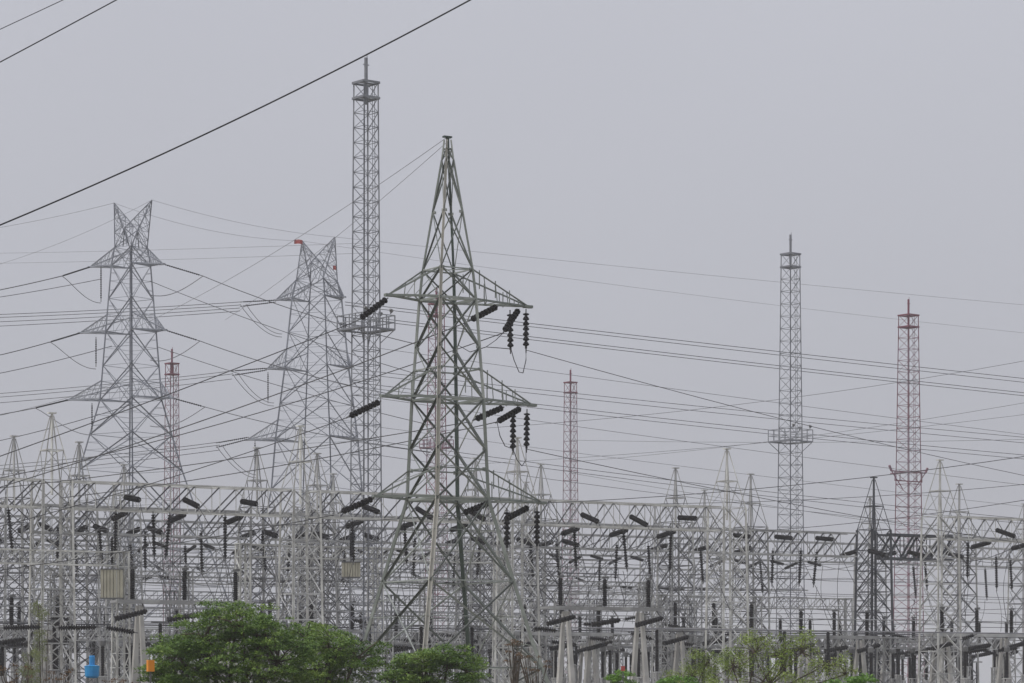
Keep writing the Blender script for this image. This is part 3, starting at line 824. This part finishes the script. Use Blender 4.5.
# 500 kV strings, jumpers and suspension rods of the horned pylons
def hs(a_, b_, lb): p2p_len(a_, b_, lb)
def p2p_len(a_, b_, lb):
    P = a_ if isinstance(a_, Vector) else at(*a_); Q = at(*b_); Ln = (Q - P).length
    mk = string_maker(max(Ln - .6, .5), .10, .26, False); p2p(mk, P, Q, lb, 'long strings of the horned pylons')
TL = list(TIPS.values())
pn = ['top', 'middle', 'bottom']
for k, (a_, b_, c_, d_) in enumerate([((90, 267), (62, 276), (163, 265), (203, 276)), ((80, 333), (50, 342), (165, 330), (200, 341)), ((68, 400), (35, 408), (172, 398), (205, 407))]):
    p2p_len(TL[k][0], (*b_, Ya - 2), 'thin dark string at the left tip of the %s arm of the left horned pylon' % pn[k])
    p2p_len(TL[k][1], (*d_, Ya), 'thin dark string at the right tip of the %s arm of the left horned pylon' % pn[k])
    x, y = b_; xx = (101, 96, 92)[k]
    wire([at(x + (xx - x) * t, y + 27 * math.sin(t * math.pi / 2) ** 1.2, Ya) for t in [i / 10 for i in range(11)]], .05, M['wire_far'], 'looping jumper under the left end of the %s arm of the left horned pylon' % pn[k], 'wire', 'jumper loops')
    x, y = d_
    wire([at(x - (x - 150) * t, y + 20 * math.sin(t * math.pi * .6), Ya + 3) for t in [i / 10 for i in range(11)]], .05, M['wire_far'], 'looping jumper under the right end of the %s arm of the left horned pylon' % pn[k], 'wire', 'jumper loops')
    p2p_len((xx, y - 6 + (2 if k else -4), Ya + 1), (xx, y + 26, Ya + 1), 'vertical thin string under the %s arm of the left horned pylon' % pn[k])
for k, (a_, b_) in enumerate([((276, 301), (240, 304)), ((267, 369), (232, 373)), ((249, 438), (216, 445))]):
    for dy, w in ((-2, 'upper'), (2.5, 'lower')):
        p2p_len((a_[0], a_[1] + dy * .4, 377), (b_[0], b_[1] + dy, 376), '%s of two parallel strings left of the %s arm of the flagged horned pylon' % (w, pn[k]))
    x, y = b_
    for dx, w in ((0, 'outer'), (6, 'inner')):
        wire([at(x + dx + (34 - dx) * t + 8 * t, y + (33 - dx * .5) * math.sin(t * math.pi / 2) ** .9, 376) for t in [i / 10 for i in range(11)]], .05, M['wire_far'], '%s looping jumper left of the %s arm of the flagged horned pylon' % (w, pn[k]), 'wire', 'jumper loops')
    if k: p2p_len((a_[0] + (0, 1, 6)[k], a_[1] + 3, 377), (a_[0] + (0, 1, 6)[k], a_[1] + 34, 377), 'vertical thin string under the %s arm of the flagged horned pylon' % pn[k])
# jumper loops of the green pylon
def loop(pts, lb): wire([at(*p) for p in pts], .035, M['wire'], lb, 'wire', 'jumper loops')
loop([(526, 350, 208), (526, 360, 208), (523, 373, 207), (519, 372, 207), (514, 360, 207), (511, 349, 207)], 'narrow black jumper loop below the hanging strings of the top arm')
loop([(526, 449, 208), (526, 460, 208), (522, 466, 207), (517, 460, 207), (513, 449, 207)], 'narrow black jumper loop below the hanging strings of the middle arm')
loop([(503, 333, 205), (496, 340, 204), (486, 347, 203), (500, 348, 205), (511, 349, 207)], 'black jumper from the thick string of the top arm')
loop([(497, 422, 205), (500, 436, 205), (505, 446, 206), (513, 449, 207)], 'black jumper from the thick string of the middle arm')
loop([(465, 323, 203), (458, 345, 203), (470, 352, 204), (486, 347, 204)], 'black jumper from the inner string of the top arm')

# ------------------------------------------------------------------ 7. yard equipment
def disconnector(n=3, hgt=10.4, w=12.5, tilt=True):
    def fn():
        t = root('disconnector_switch', (0, 0, 0), 0, 'x', 'switch')
        for x in (-w * .32, w * .32):
            for y, lean in ((-.9, .75), (.9, -.75)):
                c = MB(); c.add([Vector((x + sx * a, y * 1.7 + sy * a2, 0)) for sx, sy in CN for a, a2 in ((.27, .24),)] +
                                [Vector((x + sx * .14, y * .35 + sy * .14, hgt - .3)) for sx, sy in CN],
                                [(0, 1, 5, 4), (1, 2, 6, 5), (2, 3, 7, 6), (3, 0, 4, 7), (3, 2, 1, 0), (4, 5, 6, 7)])
                c.build('concrete_leg', M['concrete'], t)
        b = MB()
        for y in (-.7, .7):
            b.box((-w / 2, y, hgt), (w / 2, y, hgt), .18, .32)
        for i in range(8): b.box((-w / 2 + w * i / 7, -.7, hgt + .0), (-w / 2 + w * i / 7, .7, hgt), .12, .2)
        b.build('crossbeam', M['galv'], t)
        for i in range(n):
            x = -w * .38 + w * .76 * i / (n - 1)
            s = MB().lathe(disc_prof(2.5, .23, .17, hgt + .2, .6), 10, 'Z', (x, -.3, 0)); s.build('post_insulator', M['disc'], t)
            hd = MB(); hd.box((x - .2, -.3, hgt + 2.8), (x + .35, -.3, hgt + 2.85), .25, .2)
            hd.tube([(x, -.3, hgt + 2.8), (x + .2, -.3, hgt + 3.1), (x + .3, .9, hgt + 3.6)], .04, 5); hd.build('contact_head', M['fit'], t)
            if tilt:
                q = MB(); q.lathe(disc_prof(2.9, .26, .26, 0, .55), 10)
                o = q.build('tilted_insulator', M['disc'], t); o.location = (x - 2.0, -1.3, hgt - 1.5)
                o.rotation_euler = (0, R(-14 + 5 * (i % 2)), R(-4))
                MB().box((x - 2.0, -1.3, hgt - 1.5), (x - 1.2, -.3, hgt - .1), .1).build('insulator_bracket', M['fit'], t); MB().box((x + .8, -1.3, hgt - .8), (x + .8, -.3, hgt), .1).build('insulator_bracket', M['fit'], t)
        return t
    return Maker(fn)
D1 = disconnector()
places = [(yard(a_for(183, -11), -11, 0), 'on concrete legs under the beige box at the left'), (yard(a_for(603, -14), -14, 0), 'on concrete legs right of the green pylon'),
          (yard(a_for(975, 1.5), 1.5, -1.6), 'on concrete legs near the right edge'), (yard(a_for(712, 8), 8, -1.2), 'behind the sparse shrub right of centre')]
for p, lb in places: D1(p, YA, 'switch with tilted ribbed black insulators ' + lb, 'disconnector switches')
D2 = disconnector(3, 8.6, 11.5, True)
k = 0
for b, offs in ((10, [0, 30, 58, 92]), (29, [8, 34, 62, 90, 118]), (41, [4, 30, 56, 84, 112, 138]), (66, [0, 28, 56, 84, 112, 140])):
    for i, a in enumerate(offs):
        D2(yard(a, b), YA, 'smaller ribbed switch on concrete legs %s, %s from the left' % ({10: 'just behind the front gantry', 29: 'behind the second gantry', 41: 'before the third gantry', 66: 'before the fourth gantry'}[b], nth(i)), 'smaller disconnector switches')

def post_maker(ped, ins, r, head):
    def fn():
        t = root('post_insulator_stand', (0, 0, 0), 0, 'x', 'insulator post')
        lv = [(0, .32), (ped, .24)]
        p = MB()
        for i in range(4): p.L(corners(.32, 0)[i], corners(.24, ped)[i], .09)
        brace(p, lv, [ped * i / 5 for i in range(6)], .05, 'Z', .05); p.box((-.35, 0, ped), (.35, 0, ped), .7, .08); p.build('pedestal', M['galv'], t)
        MB().lathe(disc_prof(ins, r, .15, ped + .05, .62), 8, 'Z').build('ribbed_post', M['disc'], t)
        h = MB()
        if head == 0: h.lathe([(ped + ins, .1), (ped + ins + .1, .3), (ped + ins + .5, .32), (ped + ins + .7, .12)], 8, 'Z')
        elif head == 1: h.box((-.9, 0, ped + ins + .15), (.9, 0, ped + ins + .15), .12, .16)
        else: h.lathe([(ped + ins, .25), (ped + ins + .9, .3), (ped + ins + 1.1, .15)], 8, 'Z')
        h.build('terminal_head', M['fit'], t)
        return t
    return Maker(fn)
PM = [post_maker(4.2, 2.7, .19, 0), post_maker(3.4, 3.4, .22, 1), post_maker(5.6, 2.4, .17, 2), post_maker(4.8, 4.2, .2, 1)]
rows = [(-5, 'in the front row of posts', 0), (5.5, 'in the second row of posts', 3), (15, 'in the third row of posts', 1), (25.5, 'in the fourth row of posts', 2), (38, 'in the fifth row of posts', 3),
        (52, 'in the sixth row of posts', 0), (57, 'in the seventh row of posts', 3), (79, 'in the eighth row of posts', 1), (93, 'in the ninth row of posts', 3),
        (31, 'just past the second gantry', 1), (12, 'just past the front gantry', 0), (47, 'close before the third gantry', 3)]
for b, nm, kind in rows:
    i = 0; a = -30 + (b * 7) % 5
    while a < 175:
        a += random.choice((4.6, 5.6, 5.6, 7.5))
        p = yard(a, b)
        if not -10 < proj(p + Vector((0, 0, 6)))[0] < 1034: continue
        if b == -5 and not (4 < a < 10 or 55 < a < 74 or 97 < a): continue
        mk = PM[(kind + (random.random() < .25)) % 4]
        mk(p, YA, 'dark ribbed insulator post %s, %s from the left' % (nm, nth(i)), 'insulator posts ' + nm); i += 1
# tubular and stranded busbars running along the rows
bn = 0
for b, z, r, m in ((-4, 8.9, .075, 'wire_far'), (6, 10.4, .06, 'galv_mid'), (15, 9.1, .07, 'wire'), (26, 9.7, .06, 'galv_mid'), (36, 8.4, .07, 'wire'), (37, 12.6, .03, 'wire'), (44, 11.2, .04, 'wire'),
                   (52, 9.8, .07, 'galv_mid'), (62, 12.1, .04, 'wire'), (70, 10.5, .06, 'wire'), (79, 8.6, .07, 'galv_mid'), (95, 11.3, .05, 'wire'), (18, 15.4, .03, 'wire'), (40, 16.3, .03, 'wire'),
                   (46, 14.8, .03, 'wire'), (70, 15.3, .035, 'wire'), (100, 14.2, .04, 'wire'), (27, 17.4, .03, 'wire'), (58, 17.3, .03, 'wire'), (12, 13.6, .03, 'wire'), (25, 12.6, .03, 'wire')):
    a0 = -40; a1 = 180; pts = []
    if b == -4: a0, a1 = 52, 130
    for i in range(41):
        t = i / 40; pts.append(yard(a0 + (a1 - a0) * t, b, z - (.35 * abs(math.sin(t * math.pi * 9)) if r < .045 else 0)))
    wire(pts, r, M[m], 'long horizontal busbar across the yard, %s of its kind counted from the front' % nth(bn), 'busbar', 'busbars across the yard', 'busbar'); bn += 1
# line trap boxes
def trap(p, w, h, label):
    t = root('line_trap', p, YA + R(-25), label, 'box', 'beige boxes hanging in the yard')
    mb = MB(); n = 7
    for i in range(n):
        x = -w / 2 + w * (i + .5) / n; mb.box((x - w / n * .42, 0, 0), (x + w / n * .42, 0, 0), w * .8, h)
    mb.build('ribbed_casing', M['box'], t)
    MB().box((-w * .5, 0, -h / 2 - .05), (w * .5, 0, -h / 2 - .05), w * .86, .1).build('end_frame', M['fit'], t)
    f = MB().box((-w * .5, 0, h / 2 + .05), (w * .5, 0, h / 2 + .05), w * .86, .1)
    f.tube([(0, 0, h / 2), (0, 0, h / 2 + 1.6)], .06, 6); f.build('end_frame', M['fit'], t)
    g = MB().lathe(disc_prof(2.2, .14, .2, h / 2 + .6, .5), 8, 'Z'); g.build('hanger_insulator', M['disc'], t)
trap(at(112, 584, 240), 1.9, 2.35, 'pale beige ribbed box hanging at the left above the blue tank')
trap(at(351, 570, 262), 1.7, 1.3, 'small beige box hanging among the columns left of the green pylon')
# thick dark horizontal insulator stacks low in the yard
hz = [(55, 628, 100, 627, 236), (103, 627, 138, 633, 236), (0, 628, 44, 627, 239), (531, 628, 560, 631, 262), (549, 641, 575, 646, 285), (587, 638, 610, 640, 285), (628, 632, 655, 640, 280), (660, 640, 700, 646, 300),
      (0, 642, 30, 645, 260), (140, 640, 150, 640, 260), (960, 640, 977, 634, 290), (962, 653, 990, 649, 300), (995, 651, 1020, 648, 300), (400, 640, 440, 643, 290), (470, 640, 500, 645, 300), (700, 650, 740, 655, 310), (880, 655, 915, 652, 330)]
random.seed(44)
for k in range(22):
    x = 15 + k * 46 + random.uniform(-14, 14); Yh = 262 + x * .05 + random.uniform(0, 45); y = random.uniform(618, 652)
    hz.append((x, y, x + random.uniform(22, 36), y + random.uniform(-7, 9), Yh))
hz.sort(); mk3 = {}
for i, (x0, y0, x1, y1, Y) in enumerate(hz):
    P = at(x0, y0, Y); Q = at(x1, y1, Y); Ln = (Q - P).length
    t = p2p(string_maker(Ln - .6, .24, .2), P, Q, 'thick dark ribbed insulator lying level low in the yard, %s from the left' % nth(i), 'level insulators low in the yard')
# small bright things
def blue_tank():
    p = at(92, 690, 200); p.z = 0
    t = root('water_tank', p, 0, 'bright blue plastic drum on a stand at the lower left', 'drum')
    z = zat(678, 200); k = 200 / F
    MB().lathe([(z, 5.5 * k), (z + .12, 7 * k), (zat(667, 200), 7.6 * k), (zat(666, 200), 7.9 * k), (zat(665, 200), 3 * k), (zat(664.8, 200), .1)], 14, 'Z').build('drum_body', M['blue'], t)
    MB().lathe([(zat(665.4, 200), 2.8 * k), (zat(657, 200), 3 * k), (zat(655.5, 200), 2.4 * k)], 10, 'Z').build('neck', M['blue'], t)
    s = MB()
    for i in range(4): s.box(corners(.4, 0)[i], corners(.35, z)[i], .1)
    s.build('stand', M['galv_mid'], t)
blue_tank()
def sign_board():
    p = at(150.5, 690, 112); p.z = 0
    t = root('orange_cabinet', p, YA, 'orange box on a post beside the large green tree', 'cabinet')
    k = 112 / F; z0 = zat(671.5, 112); z1 = zat(660, 112)
    MB().box((-3.4 * k, 0, (z0 + z1) / 2), (3.4 * k, 0, (z0 + z1) / 2), .18, z1 - z0).build('cabinet_body', M['orange'], t)
    MB().box((0, 0, 0), (0, 0, z0), .06).build('post', M['fit'], t)
sign_board()

def red_marker():
    Y = 128; p = at(623, 690, Y); p.z = 0
    t = root('marker_post', p, 0, 'small red marker on a post above the low bush', 'marker')
    MB().box((-.09, 0, zat(668.5, Y)), (.09, 0, zat(668.5, Y)), .1, .22).build('marker_plate', M['red'], t)
    MB().box((0, 0, 0), (0, 0, zat(672, Y)), .05).build('post', M['fit'], t)
red_marker()

# ------------------------------------------------------------------ 8. plants
def leafmesh(clumps, size, per, flat=.30, up=.55):
    mb = MB()
    for c, r in clumps:
        for _ in range(int(per * (r ** 1.6))):
            u = Vector((random.gauss(0, 1), random.gauss(0, 1), random.gauss(0, 1)))
            u = u.normalized() * (random.random() ** .45)
            p = c + Vector((u.x * r, u.y * r, u.z * r * flat - .15 * r * (u.x * u.x + u.y * u.y)))
            n = Vector((random.gauss(0, .6), random.gauss(0, .6), up + random.random())).normalized()
            d = n.cross(Vector((random.gauss(0, 1), random.gauss(0, 1), random.gauss(0, .3)))).normalized(); e = n.cross(d)
            s = size * random.uniform(.6, 1.3)
            mb.add([p - d * s, p + e * s * .42 - n * s * .1, p + d * s, p - e * s * .42 - n * s * .1], [(0, 1, 2, 3)])
    return mb

def tree(name, px, Y, lobes, nclump, per, size, leaf, label, cat='tree', group=None, cr=(.22, .62), trunk=.28, bare=0, seed=1, up=.55, flat=.3):
    """lobes: (px, py, half width px, half height px, depth m) of the crown"""
    random.seed(seed); base = at(px, 690, Y); base.z = 0; k = Y / F
    t = root(name, base, 0, label, cat, group)
    clumps = []
    tot = sum(l[2] * l[3] for l in lobes)
    for lx, ly, lw, lh, ld in lobes:
        c = at(lx, ly, Y) - base
        for _ in range(max(4, int(nclump * lw * lh / tot))):
            while True:
                u = Vector((random.uniform(-1, 1), random.uniform(-1, 1), random.uniform(-1, 1)))
                if .35 < u.length < 1.0 + (.38 if random.random() < .3 else 0): break
            clumps.append((c + Vector((u.x * lw * k, u.y * ld, u.z * lh * k)), random.uniform(*cr)))
    leafmesh(clumps, size, per, flat, up=up).build('crown', leaf, t)
    low = min(c.z for c, _ in clumps)
    fork = Vector((0, 0, max(low * .7, .8)))
    if not bare: trunk *= .8
    tr = MB(); tr.tube([Vector((0, 0, 0)), Vector((.1, 0, fork.z * .5)), fork], [trunk, trunk * .8, trunk * .7], 8); tr.build('trunk', M['bark'], t)
    lm = MB()
    for lx, ly, lw, lh, ld in lobes:
        c = at(lx, ly, Y) - base; c.z -= lh * k * .3
        mid = fork.lerp(c, .5) + Vector((0, 0, .1)); lm.tube([fork, mid, c], [trunk * .5, trunk * .3, trunk * .16], 6)
        near = [q for q, _ in clumps if (q - c).length < max(lw, lh) * k * 1.3]
        for q in random.sample(near, min(len(near), 14 + bare)):
            lm.tube([c, (c + q) / 2 + Vector((random.uniform(-.2, .2), 0, .15)), q + Vector((0, 0, .1))], [trunk * .18, trunk * .12, trunk * .05], 4)
    lm.build('branch', M['bark'], t)
    return t
TG = 'trees along the lower edge'
tree('broadleaf_tree', 225, 120, [(236, 618, 36, 20, 1.8), (205, 632, 32, 17, 1.6), (262, 632, 30, 19, 1.8), (178, 650, 30, 15, 2.0), (214, 658, 44, 20, 2.4), (278, 655, 38, 24, 2.2), (158, 668, 16, 10, 1.2), (240, 690, 85, 26, 2.6), (175, 685, 30, 22, 1.8)], 760, 290, .072, M['leaf'],
     'largest bushy green tree in front of the yard at the lower left', 'tree', TG, seed=3)
tree('broadleaf_tree', 330, 124, [(306, 634, 24, 14, 1.6), (330, 645, 26, 15, 1.8), (356, 655, 26, 14, 1.6), (318, 664, 40, 18, 2.0), (320, 692, 60, 22, 2.2)], 330, 320, .075, M['leaf'],
     'second bushy green tree, right of the largest one', 'tree', TG, seed=5)
tree('broadleaf_tree', 438, 128, [(424, 660, 26, 13, 1.5), (448, 657, 20, 11, 1.4), (466, 668, 18, 12, 1.4), (405, 670, 18, 11, 1.3), (430, 694, 58, 20, 2.0), (395, 684, 14, 10, 1.0)], 300, 320, .075, M['leaf'],
     'low green tree directly under the green pylon', 'tree', TG, seed=9)
tree('sparse_tree', 745, 140, [(756, 648, 20, 16, 1.5), (733, 664, 22, 12, 1.5), (780, 652, 16, 18, 1.6), (802, 648, 16, 16, 1.5), (770, 682, 70, 12, 2), (826, 662, 22, 10, 1.5), (846, 672, 14, 8, 1.2)], 170, 200, .07, M['leaf_y'],
     'sparse yellow-green shrub before the gantries right of centre', 'shrub', TG, cr=(.2, .6), trunk=.14, bare=8, seed=11, flat=.7)
tree('sparse_tree', 690, 150, [(706, 662, 22, 12, 1.3), (690, 676, 28, 10, 1.4)], 80, 300, .06, M['leaf_y'],
     'thin yellowish shrub left of the larger sparse shrub', 'shrub', TG, cr=(.2, .5), trunk=.1, bare=10, seed=12, flat=.7)
tree('round_bush', 860, 115, [(860, 683, 17, 12, 1.0), (838, 690, 20, 9, 1.0)], 34, 620, .07, M['leaf_b'],
     'bright green rounded bush at the foot of the dark column', 'bush', TG, cr=(.3, .5), trunk=.1, seed=13)
tree('round_bush', 645, 130, [(628, 681, 20, 11, 1.2), (678, 685, 22, 10, 1.2), (652, 694, 40, 10, 1.4)], 50, 560, .075, M['leaf_b'],
     'low green bush below the concrete legs right of centre', 'bush', TG, cr=(.3, .55), trunk=.1, seed=14)
# vine hung column and dry weeds at the left
def climber(px, y0, y1, Y, hw, label, seed, leaf, per=240):
    random.seed(seed); base = at(px, 690, Y); base.z = 0; t = root('climbing_plant', base, 0, label, 'vine', 'vines on the columns')
    cl = []
    for i in range(26):
        p = at(px + random.uniform(-hw, hw), random.uniform(y0, y1), Y + random.uniform(-.5, .5)) - base; cl.append((p, random.uniform(.2, .5)))
    leafmesh(cl, .07, per, flat=1.1, up=-.4).build('foliage', leaf, t)
    s = MB()
    for i in range(5):
        x = random.uniform(-.5, .5); s.tube([(x, 0, 0), (x + random.uniform(-.4, .4), .1, 3), (x + random.uniform(-.6, .6), 0, at(px, y0, Y).z - .3)], [.06, .04, .02], 5)
    s.build('stem', M['bark'], t)
climber(40, 602, 665, 240, 6, 'olive green vine climbing at the left edge', 21, M['leaf_o'], 420)
climber(30, 650, 690, 238, 9, 'second patch of olive vine low at the left', 22, M['leaf_o'], 420)
def weeds(px, Y, ytop, hw, label, seed):
    random.seed(seed); base = at(px, 690, Y); base.z = 0; t = root('dry_shrub', base, 0, label, 'shrub', 'dry brown shrubs')
    s = MB(); cl = []
    for i in range(16):
        q = at(px + random.uniform(-hw, hw), ytop + random.uniform(0, 22), Y) - base + Vector((0, random.uniform(-.6, .6), 0))
        m_ = q * .5 + Vector((random.uniform(-.2, .2), 0, .2)); m_.x *= .6
        s.tube([(random.uniform(-.15, .15), 0, 0), m_, q], [.05, .035, .015], 4); cl.append((q, random.uniform(.12, .28)))
    s.build('stem', M['bark'], t); leafmesh(cl, .06, 260, up=0).build('foliage', M['dry'], t)
weeds(534, 150, 652, 16, 'brown withered shrub at the bottom right of the green pylon', 31)
weeds(515, 155, 640, 8, 'small brown withered shrub beside a thin column by the pylon', 32)
weeds(14, 150, 664, 18, 'brown withered shrub in the lower left corner', 33)
weeds(118, 150, 674, 22, 'low brown withered shrub between vine and green tree', 34)
weeds(60, 152, 670, 16, 'brown withered shrub under the olive vine', 35)

# ------------------------------------------------------------------ 9. setting
def sheet(name, x0, x1, y0, y1, z, m, thick=0):
    o = MB().add([(x0, y0, z), (x1, y0, z), (x1, y1, z), (x0, y1, z)], [(0, 1, 2, 3)]).build(name, m, None); tag(o, kind='structure'); return o
gm = mat('dry_grass_and_earth', (.10, .11, .045), (.17, .135, .09), .95, 0, .25, 0, .3)
gv = mat('crushed_stone', (.42, .41, .39), (.30, .29, .27), .95, 0, 2.5, 0, .4)
sheet('ground', -1990, 1990, -390, 2990, 0, gm)
o = MB(); c = [yard(-60, -30, .02), yard(190, -30, .02), yard(190, 125, .02), yard(-60, 125, .02)]; o.add(c, [(0, 1, 2, 3)]); tag(o.build('gravel_yard', gv, None), kind='structure')

HZ = globals().get('HZ', 0.00024)
hb = MB(); hb.add([(x, y, z) for z in (-1, 66) for x, y in ((-2000, -400), (2000, -400), (2000, 3000), (-2000, 3000))],
                  [(3, 2, 1, 0), (4, 5, 6, 7), (0, 1, 5, 4), (1, 2, 6, 5), (2, 3, 7, 6), (3, 0, 4, 7)])
hm = bpy.data.materials.new('haze'); n, l = nodes(hm); n.remove(n['Principled BSDF'])
pv = n.new('ShaderNodeVolumePrincipled'); pv.inputs['Color'].default_value = (.93, .94, .97, 1); pv.inputs['Density'].default_value = HZ; pv.inputs['Anisotropy'].default_value = .1
l.new(pv.outputs[0], n['Material Output'].inputs['Volume'])
tag(hb.build('haze', hm, None), kind='stuff')

# ------------------------------------------------------------------ light, sky, camera
SE, SR = R(52), R(-115)          # sun elevation; azimuth behind and left of the camera
w = bpy.data.worlds.new('World'); scene.world = w; w.use_nodes = True; n, l = w.node_tree.nodes, w.node_tree.links
bg = n['Background']; sky = n.new('ShaderNodeTexSky'); sky.sky_type = 'NISHITA'; sky.sun_disc = False
sky.sun_elevation = SE; sky.sun_rotation = SR; sky.dust_density = 4; sky.air_density = 1.0
hs_ = n.new('ShaderNodeHueSaturation'); hs_.inputs['Saturation'].default_value = .22; l.new(sky.outputs[0], hs_.inputs['Color'])
mx = n.new('ShaderNodeMix'); mx.data_type = 'RGBA'; mx.inputs['Factor'].default_value = .72
l.new(hs_.outputs[0], mx.inputs['A'])
tc = n.new('ShaderNodeTexCoord'); nz = n.new('ShaderNodeTexNoise'); nz.inputs['Scale'].default_value = 1.6; nz.inputs['Detail'].default_value = 3
l.new(tc.outputs['Generated'], nz.inputs['Vector'])
cr = n.new('ShaderNodeValToRGB'); cr.color_ramp.elements[0].position = .3; cr.color_ramp.elements[1].position = .7
cr.color_ramp.elements[0].color = (5.1, 5.17, 5.82, 1); cr.color_ramp.elements[1].color = (5.85, 5.93, 6.62, 1)
l.new(nz.outputs['Fac'], cr.inputs['Fac']); l.new(cr.outputs['Color'], mx.inputs['B'])
sx = n.new('ShaderNodeSeparateXYZ'); l.new(tc.outputs['Generated'], sx.inputs[0])
z0 = n.new('ShaderNodeMath'); z0.operation = 'MAXIMUM'; z0.inputs[1].default_value = 0; l.new(sx.outputs['Z'], z0.inputs[0])
z1 = n.new('ShaderNodeMath'); z1.operation = 'POWER'; z1.inputs[1].default_value = 1.5; l.new(z0.outputs[0], z1.inputs[0])
z2 = n.new('ShaderNodeMath'); z2.operation = 'MULTIPLY_ADD'; z2.inputs[1].default_value = 1.3; z2.inputs[2].default_value = .905; l.new(z1.outputs[0], z2.inputs[0])
vm = n.new('ShaderNodeVectorMath'); vm.operation = 'SCALE'; l.new(mx.outputs['Result'], vm.inputs[0]); l.new(z2.outputs[0], vm.inputs['Scale'])
l.new(vm.outputs[0], bg.inputs['Color']); bg.inputs['Strength'].default_value = .10

sd = bpy.data.lights.new('sun', 'SUN'); sd.energy = 1.5; sd.angle = R(14); sd.color = (1, .97, .92)
so = bpy.data.objects.new('sun', sd); COL.objects.link(so)
sv = Vector((math.sin(SR) * math.cos(SE), math.cos(SR) * math.cos(SE), math.sin(SE)))
so.rotation_euler = (-sv).to_track_quat('-Z', 'Y').to_euler()

cd = bpy.data.cameras.new('camera'); cd.sensor_width = 36; cd.lens = F * 36 / 1024; cd.clip_end = 6000; cd.clip_start = .5
co = bpy.data.objects.new('camera', cd); COL.objects.link(co); co.location = (0, 0, CH); co.rotation_euler = (math.pi / 2, 0, 0); cd.shift_y = (HR - 341.5) / 1024
scene.camera = co
vs = scene.view_settings; vs.view_transform = 'Standard'; vs.look = 'None'; vs.gamma = 1; vs.exposure = 0; vs.use_curve_mapping = False
scene.cycles.use_denoising = True
scene.cycles.max_bounces = 5; scene.cycles.diffuse_bounces = 2; scene.cycles.volume_bounces = 1; scene.cycles.transparent_max_bounces = 8
scene.render.film_transparent = False
